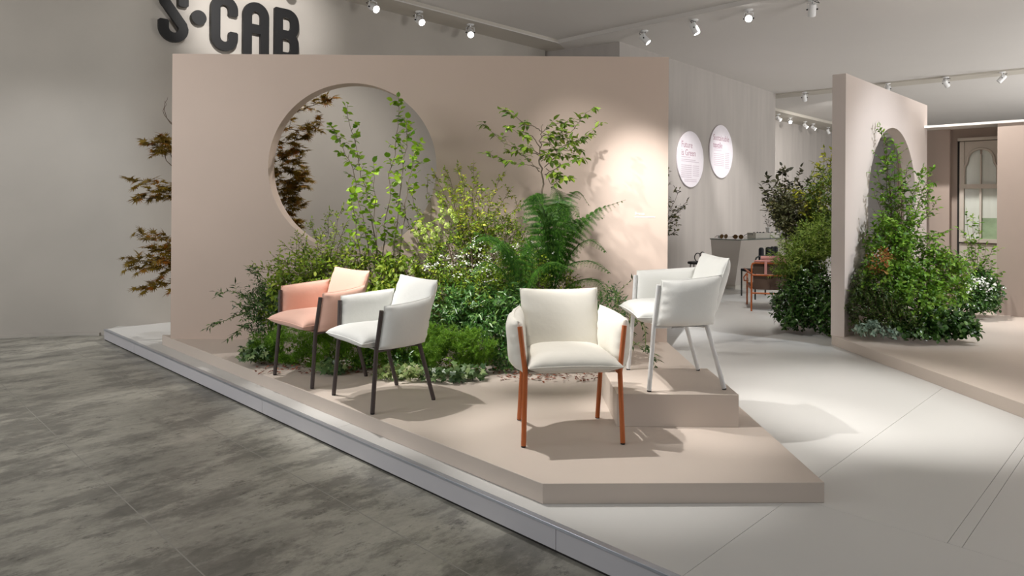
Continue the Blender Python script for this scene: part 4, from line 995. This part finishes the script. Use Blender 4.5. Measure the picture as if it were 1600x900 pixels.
base_stems(spb, [(700, 380, 6.2), (735, 370, 6.2), (770, 390, 6.1), (800, 400, 6.1), (830, 390, 6.2), (680, 430, 6.1), (860, 420, 6.3)], M['bark'], .006, seed=15)
r_ = np.random.default_rng(17)
fl = [(742, 372), (748, 378), (735, 385), (754, 388), (728, 398), (722, 404), (715, 400), (760, 402), (768, 408), (775, 396), (770, 416), (755, 420), (745, 412), (788, 404), (783, 420), (765, 425), (740, 424), (730, 412), (795, 392), (806, 385), (830, 380), (824, 392), (832, 404), (812, 402), (680, 414), (672, 416), (700, 402), (704, 414), (716, 430), (785, 430), (772, 438), (758, 440), (840, 396), (848, 386), (862, 376), (868, 392), (872, 402), (860, 406), (664, 418), (690, 400), (752, 398), (778, 384)]
for x, y in fl:
    c = np.array(at(x, y, 5.95 + r_.uniform(-.12, .12) + (.2 if x > 800 else 0))) - np.array(spb.location); n = int(r_.integers(8, 15))
    p = c + r_.normal(0, 1, (n, 3)) * np.array([.026, .02, .012]); foliage('flower_cluster', spb, M['white_petal'], PETAL4, p, r_.normal(0, 1, (n, 3)) * np.array([1, 1, .2]), np.array([0, -.6, 1.0]) + r_.normal(0, .3, (n, 3)), r_.uniform(.018, .028, n), None)
fil = plant('understory_shrub', 600, 550, 6.3, 'mid green leafy undergrowth filling behind the two left chairs', 'shrub')
dense(fil, M['azalea'], OVATE, [(470, 430, 6.4, 40, 40, .25), (530, 430, 6.4, 45, 45, .25), (585, 430, 6.45, 45, 35, .22), (630, 440, 6.4, 45, 40, .25), (520, 480, 6.2, 80, 45, .3), (610, 490, 6.1, 70, 45, .3), (440, 470, 6.2, 30, 40, .2)], 1100, .14, 7, .048, 18, ymax=YM, twig=M['bark'])
# --- glossy ruscus masses
ru = plant('ruscus_plant', 410, 560, 6.1, 'dark leaved ruscus sprays reaching out left of the peach chair', 'plant', 'ruscus sprays')
z2 = lambda l: [(330 + x / 5.627, 400 + y / 5.627) for x, y in l]
grow(ru, [pw([(430, 535)] + z2(l), 6.15, 6.15 + e) for l, e in (
    ([(470, 520), (380, 430), (280, 350), (180, 310), (95, 320)], -.1), ([(480, 480), (480, 350), (440, 230), (350, 140)], .1), ([(450, 540), (330, 500), (200, 540), (100, 580), (0, 620)], -.15),
    ([(430, 570), (350, 590), (270, 630), (195, 695)], -.25), ([(460, 520), (400, 480), (320, 460), (245, 430)], 0), ([(500, 480), (540, 330), (500, 240), (400, 140)], .1), ([(500, 500), (520, 400), (470, 310), (405, 300)], 0), ([(480, 500), (430, 430), (390, 380)], -.2))],
     M['stem_green'], M['ruscus'], NARROW, 'rus', .06, twigs=4, tlen=.12, nleaf=8, t0=.35, r0=.004, seed=21, leaf_on_stem=36, droop=.1, jit=.01, ymax=YM)
dense(ru, M['ruscus'], NARROW, [(420, 500, 6.1, 30, 40, .2), (405, 475, 6.2, 25, 30, .15)], 160, .16, 10, .05, 22, ymax=YM)
rg = plant('ruscus_plant', 740, 570, 5.85, 'glossy mid green ruscus between the white chair and the front chair', 'plant', 'ruscus sprays')
dense(rg, M['ruscus_g'], NARROW, [(690, 490, 5.85, 35, 45, .2), (735, 480, 5.9, 45, 40, .2), (785, 520, 5.7, 32, 50, .18), (810, 490, 5.8, 30, 45, .2), (760, 500, 5.8, 40, 50, .2)], 560, .17, 11, .058, 23, droop=.35, zmin=ZP + .01)
rs = plant('ruscus_plant', 985, 570, 5.55, 'ruscus sprigs poking out behind the pink plinth', 'plant', 'ruscus sprays')
grow(rs, [pw([(978, 560), (985, 520)] + l, 5.5, 5.5) for l in ([(1000, 500), (1012, 545), (1026, 575)], [(1000, 490), (1010, 535), (1022, 560)], [(985, 490), (1000, 470), (1006, 462)], [(970, 490), (965, 460), (985, 440)], [(990, 530), (1002, 545), (1018, 552)], [(960, 520), (952, 480), (946, 455)])],
     M['stem_green'], M['ruscus'], NARROW, 'rus', .055, twigs=2, tlen=.09, nleaf=6, t0=.3, r0=.004, seed=25, leaf_on_stem=16, droop=.2)
dense(rs, M['ruscus_g'], NARROW, [(950, 490, 5.9, 35, 40, .2), (925, 520, 5.8, 40, 45, .2)], 190, .15, 10, .05, 26, zmin=ZP + .01)
# --- bright conifer cushions along the front
for i, (bl, n, lab) in enumerate((
    ([(455, 540, 5.75, 38, 34, .18), (505, 545, 5.7, 42, 34, .18), (415, 545, 5.85, 26, 26, .15)], 520, 'bright green mossy conifer cushion beneath the peach chair'),
    ([(555, 545, 5.7, 36, 32, .18), (600, 545, 5.6, 42, 32, .18), (640, 535, 5.6, 36, 36, .18)], 460, 'bright green mossy conifer cushion behind the white chair legs'),
    ([(700, 552, 5.45, 42, 38, .16), (740, 545, 5.5, 34, 30, .16), (672, 540, 5.55, 30, 34, .16)], 520, 'bright green mossy conifer cushion between the dark legged white chair and the front chair'))):
    b0 = bl[0]; jn = plant('conifer_cushion', b0[0], 575, b0[2], lab, 'shrub', 'conifer cushions')
    r = np.random.default_rng(130 + i); sub = []
    for b in bl:
        for _ in range(34):
            u = nrmz(r.normal(0, 1, 3)); u[1] = -abs(u[1]) * .9 + .2; rr = r.uniform(.75, 1.0)
            sub.append((b[0] + u[0] * b[3] * rr, b[1] - u[2] * b[4] * rr, b[2] + u[1] * b[5], r.uniform(7, 11), r.uniform(6, 9), .04))
    dense(jn, M['juniper'], NEEDLE, sub, 2600, .045, 16, .022, 30 + i, upb=.45, zmin=ZP + .005, droop=0, shell=.3)
    dense(jn, M['juniper'], SMALL, [(b[0], b[1], b[2] + .04, b[3] * .9, b[4] * .9, b[5] * .8) for b in bl], 160, .07, 8, .03, 230 + i, zmin=ZP + .005)
# --- ivy and low groundcover
for i, (bl, n, m_, lab) in enumerate((
    ([(400, 548, 5.75, 24, 14, .12), (388, 555, 5.7, 16, 7, .1)], 60, 'ivym', 'ivy trailing onto the platform at the left end of the planting'),
    ([(705, 582, 5.25, 30, 13, .10), (740, 580, 5.3, 18, 12, .08), (672, 582, 5.3, 18, 12, .1)], 70, 'ivym', 'grey green ivy at the front foot of the planting'),
    ([(610, 582, 5.35, 26, 14, .1), (640, 580, 5.3, 16, 12, .1)], 60, 'ivyv', 'variegated cream edged ivy behind the legs of the dark legged white chair'),
    ([(520, 575, 5.45, 18, 12, .08), (508, 570, 5.5, 14, 10, .08)], 40, 'ivym', 'small tuft of ivy at the back legs of the peach chair'))):
    b0 = bl[0]; iv = plant('ivy', b0[0], b0[1] + b0[4], b0[2], lab, 'ivy', 'ivy tufts')
    r = np.random.default_rng(50 + i); P, D, U, Z = [], [], [], []
    vol = sum(b[3] * b[4] for b in bl)
    for b in bl:
        m = int(n * 2.4 * b[3] * b[4] / vol); u = nrmz(r.normal(0, 1, (m, 3))) * r.uniform(.4, 1, (m, 1))
        c = np.array(at(b[0], b[1], b[2])); P.append(c + u * np.array([b[3] * b[2] / FPX, b[5], b[4] * b[2] / FPX]))
        D.append(u * np.array([1, 1, .3]) + r.normal(0, .4, (m, 3)) - np.array([0, .2, .35])); U.append(u * .5 + np.array([0, -.7, .8]) + r.normal(0, .25, (m, 3))); Z.append(r.uniform(.034, .056, m))
    P, D, U, Z = map(np.concatenate, (P, D, U, Z)); P[:, 2] = np.maximum(P[:, 2], ZP + .012 + r.uniform(0, .03, len(P)))
    leaf_parts(iv, M[m_], IVY, 'ivy' + m_, P - np.array(iv.location), D, U, Z)
r = np.random.default_rng(60); n = 900; x = r.uniform(400, 965, n); mu = tag(empty('bark_mulch', (0, 5.4, ZP)), 'reddish bark mulch scattered along the foot of the planting', 'mulch')
P = np.array([np.array(at(a, 545, 1)) for a in x]); dd = np.where(x > 780, r.uniform(5.28, 5.8, n), r.uniform(5.45, 6.0, n)); P = np.stack([P[:, 0] * dd, dd, np.full(n, ZP + .006)], 1)
P[:, 2] += r.uniform(0, .016, n); foliage('chips', mu, M['mulch'], SMALL, P - np.array([0, 5.4, ZP]), r.normal(0, 1, (n, 3)) * np.array([1, 1, .15]), np.array([0, 0, 1.]) + r.normal(0, .25, (n, 3)), r.uniform(.02, .05, n))
lo = plant('groundcover', 880, 575, 5.6, 'low mixed green groundcover behind the front chair', 'plant')
dense(lo, M['ruscus_g'], SMALL, [(880, 545, 5.7, 60, 36, .2), (840, 560, 5.6, 40, 28, .15), (640, 570, 5.5, 30, 14, .12), (800, 555, 5.6, 40, 26, .15), (555, 572, 5.6, 30, 12, .12)], 420, .12, 9, .035, 61, zmin=ZP + .005)

# --- behind the panel
mp = plant('maple_tree', 345, 540, 7.6, 'bronze leaved maple behind the pink panel, at its left edge and in the opening', 'tree', z=ZF)
z8 = lambda l: [(180 + x / 2.571, 130 + y / 2.571) for x, y in l]
mt = [(345, 540), (350, 420), (345, 320), (360, 240), (390, 190)]
grow(mp, [pw(mt, 7.6, 7.6)], M['bark'], M['maplem'], MAPLE, 'maple', .05, twigs=0, r0=.02, tiptwig=False)
mb = []
for l in ([(225, 330), (190, 270), (130, 240)], [(300, 480), (200, 420), (70, 385)], [(300, 480), (200, 460), (100, 465)], [(300, 420), (220, 430), (115, 445)], [(300, 700), (220, 640), (105, 615)], [(300, 720), (180, 720), (55, 705)], [(300, 740), (170, 740), (65, 745)], [(300, 800), (200, 805), (115, 822)], [(300, 690), (230, 680), (150, 665)], [(230, 300), (215, 250), (195, 225)], [(300, 740), (230, 725), (175, 705)]):
    mb.append(pw([(345, 330)] + z8(l), 7.6, 7.35))
for l in ([(390, 190), (440, 180), (490, 165), (516, 156)], [(385, 200), (430, 200), (475, 205), (496, 196)], [(380, 220), (420, 225), (455, 222), (480, 212)], [(360, 250), (410, 255), (445, 250), (468, 258)], [(355, 270), (410, 285), (450, 280), (476, 282)], [(350, 290), (400, 310), (440, 300), (472, 276)], [(350, 300), (400, 320), (430, 318), (448, 330)], [(350, 300), (400, 340), (440, 338), (468, 322)], [(350, 380), (420, 350), (455, 345), (462, 352)], [(365, 230), (420, 240), (450, 240), (465, 235)], [(350, 280), (410, 275), (440, 268), (470, 268)], [(350, 300), (415, 300), (445, 294), (474, 292)], [(350, 320), (420, 312), (450, 310), (465, 304)]):
    mb.append(pw(l, 7.6, 7.55))
grow(mp, mb, M['bark'], M['maplem'], MAPLE, 'maple', .085, twigs=11, tlen=.17, nleaf=6, t0=.42, r0=.006, seed=71, parts=300, flat=.3, droop=.3, up=.1)
grow(mp, [pw([(345, 320), (300, 230), (258, 180), (262, 152)], 7.6, 7.4), pw([(300, 230), (262, 185), (257, 158)], 7.5, 7.4)], M['bark'], M['maplem'], MAPLE, 'maple', .05, twigs=0, r0=.006, tiptwig=False)
sb = plant('olive_shrub', 1030, 504, 8.6, 'dull green shrub peeping out behind the right end of the pink panel', 'shrub', z=ZF)
grow(sb, [pw([(1028, 504), (1030, 380), l], 8.6, 8.6) for l in ((1044, 268), (1070, 318), (1060, 300), (1058, 345), (1052, 330), (1066, 325), (1050, 365))], M['bark'], M['olive'], SMALL, 'ol', .055, twigs=8, tlen=.14, nleaf=6, t0=.35, r0=.006, seed=73)

# --- shrubs behind the tall right panel
pv = plant('privet_hedge', 1262, 520, 8.0, 'dark glossy privet at the foot of the shrubs left of the tall right panel', 'shrub', z=ZF)
dense(pv, M['darkgreen'], OVATE, [(1262, 470, 8.0, 44, 44, .35), (1235, 480, 7.9, 28, 36, .25), (1288, 490, 7.75, 26, 36, .2), (1262, 435, 8.1, 34, 26, .3)], 900, .13, 8, .05, 80, zmin=ZF + .005, twig=M['bark'])
fe = plant('feathery_shrub', 1268, 500, 8.25, 'feathery light green shrub leaning over the orange lounge chair', 'shrub', z=ZF)
grow(fe, [pw([(1270, 514), (1265, 430), l], 8.25, 8.25 + e) for l, e in (((1212, 430), -.1), ((1222, 412), 0), ((1216, 378), .1), ((1210, 395), -.1), ((1232, 400), 0), ((1245, 370), .1), ((1262, 355), 0), ((1285, 350), -.1), ((1230, 440), -.2), ((1295, 390), -.1), ((1255, 400), -.2), ((1280, 400), -.2), ((1240, 425), -.2), ((1298, 360), 0))],
     M['bark'], M['feather'], NARROW, 'fe', .055, twigs=18, tlen=.22, nleaf=14, t0=.4, r0=.005, seed=81, up=.3, droop=.05)
ol = plant('olive_shrub', 1250, 480, 8.9, 'grey green shrub in the middle of the shrubs left of the tall panel', 'shrub', z=ZF)
grow(ol, [pw([(1255, 500), (1250, 400), l], 8.9, 8.9 + e) for l, e in (((1212, 320), 0), ((1222, 300), .1), ((1232, 330), -.1), ((1245, 318), .1), ((1258, 330), 0), ((1270, 345), -.1), ((1215, 345), 0), ((1230, 360), -.2), ((1250, 362), -.2), ((1208, 300), .1), ((1285, 340), -.1))],
     M['bark'], M['olive'], SMALL, 'ol2', .06, twigs=14, tlen=.22, nleaf=9, t0=.4, r0=.006, seed=82)
dense(ol, M['olive'], SMALL, [(1245, 335, 8.9, 36, 34, .3), (1225, 320, 9.0, 20, 30, .2), (1270, 345, 8.8, 26, 30, .25)], 420, .16, 8, .05, 182, twig=M['bark'])
dense(fe, M['feather'], NARROW, [(1262, 395, 8.2, 34, 34, .25), (1238, 418, 8.15, 24, 22, .2), (1280, 370, 8.25, 22, 30, .2)], 330, .2, 14, .05, 181)
eu = plant('eucalyptus_shrub', 1225, 480, 9.3, 'dark brownish shrub at the upper left of the shrubs near the text wall', 'shrub', z=ZF)
grow(eu, [pw([(1240, 492), (1228, 370), l], 9.3, 9.3 + e) for l, e in (((1200, 282), 0), ((1222, 266), .1), ((1228, 272), 0), ((1250, 268), -.1), ((1195, 300), .1), ((1215, 290), -.1), ((1240, 290), .1), ((1203, 310), -.1), ((1198, 325), 0), ((1262, 285), 0))],
     M['bark'], M['eucal'], OVATE, 'eu', .085, twigs=8, tlen=.2, nleaf=6, t0=.5, r0=.006, seed=83, droop=.1)
go = plant('golden_shrub', 1275, 490, 8.6, 'yellow green shrub rising against the edge of the tall right panel', 'shrub', z=ZF)
grow(go, [pw([(1278, 506), (1275, 380), l], 8.7, 8.7 + e) for l, e in (((1288, 236), 0), ((1298, 250), .1), ((1282, 262), 0), ((1272, 272), -.1), ((1296, 285), -.2), ((1300, 240), 0), ((1245, 298), -.2), ((1255, 305), -.2), ((1268, 300), 0), ((1285, 300), -.2))],
     M['bark'], M['gold'], OVATE, 'go', .07, twigs=9, tlen=.2, nleaf=6, t0=.45, r0=.006, seed=84)
dense(go, M['moss'], SMALL, [(1288, 310, 8.6, 26, 50, .3), (1280, 370, 8.5, 30, 40, .3)], 500, .14, 9, .045, 85)

# --- planting in front of the tall right panel
bi = plant('birch_shrub', 1405, 515, 7.5, 'tall loose light green shrub growing up through the round opening of the tall right panel', 'shrub')
grow(bi, [pw([(1400, 515), (1400, 430), ((1400 + l[0]) / 2, (400 + l[1]) / 2), l], 7.55, 7.55 + e) for l, e in (((1376, 203), .25), ((1382, 215), .2), ((1397, 230), .1), ((1404, 250), 0), ((1417, 268), 0), ((1428, 300), -.1), ((1440, 270), -.1), ((1455, 270), .1), ((1450, 300), -.1), ((1460, 320), 0), ((1372, 270), .1), ((1370, 310), .0), ((1390, 290), .1), ((1410, 300), -.1), ((1380, 340), -.2), ((1430, 340), -.2), ((1400, 350), -.3), ((1470, 365), -.1), ((1385, 250), .2), ((1420, 330), -.2))],
     M['bark'], M['birch'], OVATE, 'bi', .06, twigs=15, tlen=.2, nleaf=6, t0=.35, r0=.007, seed=90)
mi = plant('leafy_shrub', 1440, 520, 7.3, 'rounded mid green shrub spreading right in front of the tall right panel', 'shrub')
dense(mi, M['birch'], OVATE, [(1390, 400, 7.4, 40, 60, .25), (1430, 420, 7.35, 50, 60, .3), (1470, 440, 7.3, 45, 55, .3), (1380, 450, 7.25, 40, 50, .2), (1430, 480, 7.1, 55, 40, .3)], 1250, .14, 7, .05, 91, twig=M['bark'], zmin=ZP + .01)
grow(mi, [pw([(1450, 510), (1465, 460), l], 7.3, 7.2) for l in ((1500, 415), (1512, 425), (1495, 440), (1505, 450), (1480, 400), (1490, 420))], M['bark'], M['viburnum'], SMALL, 'mi', .05, twigs=12, tlen=.17, nleaf=7, t0=.35, r0=.005, seed=92)
bx = plant('boxwood', 1375, 525, 7.15, 'dark small leaved boxwood at the foot of the tall right panel', 'shrub')
dense(bx, M['box'], SMALL, [(1352, 490, 7.15, 28, 36, .15), (1385, 490, 7.05, 36, 38, .2), (1420, 505, 6.95, 40, 24, .2), (1345, 455, 7.2, 16, 30, .1), (1372, 455, 7.2, 28, 36, .15)], 950, .11, 9, .032, 93, zmin=ZP + .005, upb=.8, twig=M['bark'])
iv = plant('ivy', 1480, 520, 6.9, 'glossy small leaved ivy spilling over the right hand platform', 'ivy')
dense(iv, M['darkgreen'], ROUND, [(1470, 505, 6.95, 44, 22, .25), (1500, 512, 6.9, 26, 14, .2), (1440, 515, 6.85, 36, 12, .15)], 360, .12, 7, .046, 94, zmin=ZP + .005)
gy = plant('silver_plant', 1360, 525, 6.95, 'silver grey leaved low plant at the front of the boxwood', 'plant')
dense(gy, M['greyleaf'], OVATE, [(1358, 515, 6.95, 18, 9, .08), (1392, 518, 6.9, 18, 7, .08)], 60, .09, 7, .04, 95, zmin=ZP + .005)
dense(mi, M['rust'], SMALL, [(1376, 412, 7.15, 14, 20, .1)], 30, .1, 6, .04, 96, label='rust coloured withered leaves')
wv = plant('guelder_shrub', 1530, 490, 8.6, 'green shrub with white blooms below the arched window', 'shrub')
grow(wv, [pw([(1528, 485), (1525, 440), l], 8.6, 8.6) for l in ((1510, 335), (1520, 345), (1530, 350), (1508, 370), (1518, 380), (1540, 390), (1550, 392), (1545, 420), (1505, 410), (1556, 430))], M['bark'], M['birch'], OVATE, 'wv', .06, twigs=9, tlen=.17, nleaf=6, t0=.3, r0=.006, seed=97)
dense(wv, M['darkgreen'], OVATE, [(1530, 455, 8.5, 26, 30, .2), (1520, 475, 8.4, 22, 16, .2), (1545, 465, 8.55, 14, 26, .15)], 420, .13, 7, .055, 98, zmin=ZP + .005)
r_ = np.random.default_rng(99)
for x, y in [(1518, 447), (1534, 440), (1546, 446), (1545, 463), (1512, 452), (1538, 446), (1524, 438)]:
    c = np.array(at(x, y, 8.3)) - np.array(wv.location); n = 12; p = c + r_.normal(0, 1, (n, 3)) * .03
    foliage('flower_cluster', wv, M['white_petal'], PETAL4, p, r_.normal(0, 1, (n, 3)), np.array([0, -.8, .8]) + r_.normal(0, .3, (n, 3)), r_.uniform(.03, .05, n), None)
tw = tag(empty('dried_twig', (v1.location.x, v1.location.y, CT + .03)), 'dark dried twig standing in the left white vase', 'twig')
grow(tw, [[np.array(tw.location) + np.array(k) for k in ((0, 0, 0), (.0, 0, .15), (a, 0, .33))] for a in (-.06, .02, .08)], M['bark'], M['eucal'], SMALL, 'tw', .04, twigs=5, tlen=.07, nleaf=3, t0=.5, r0=.003, seed=100)
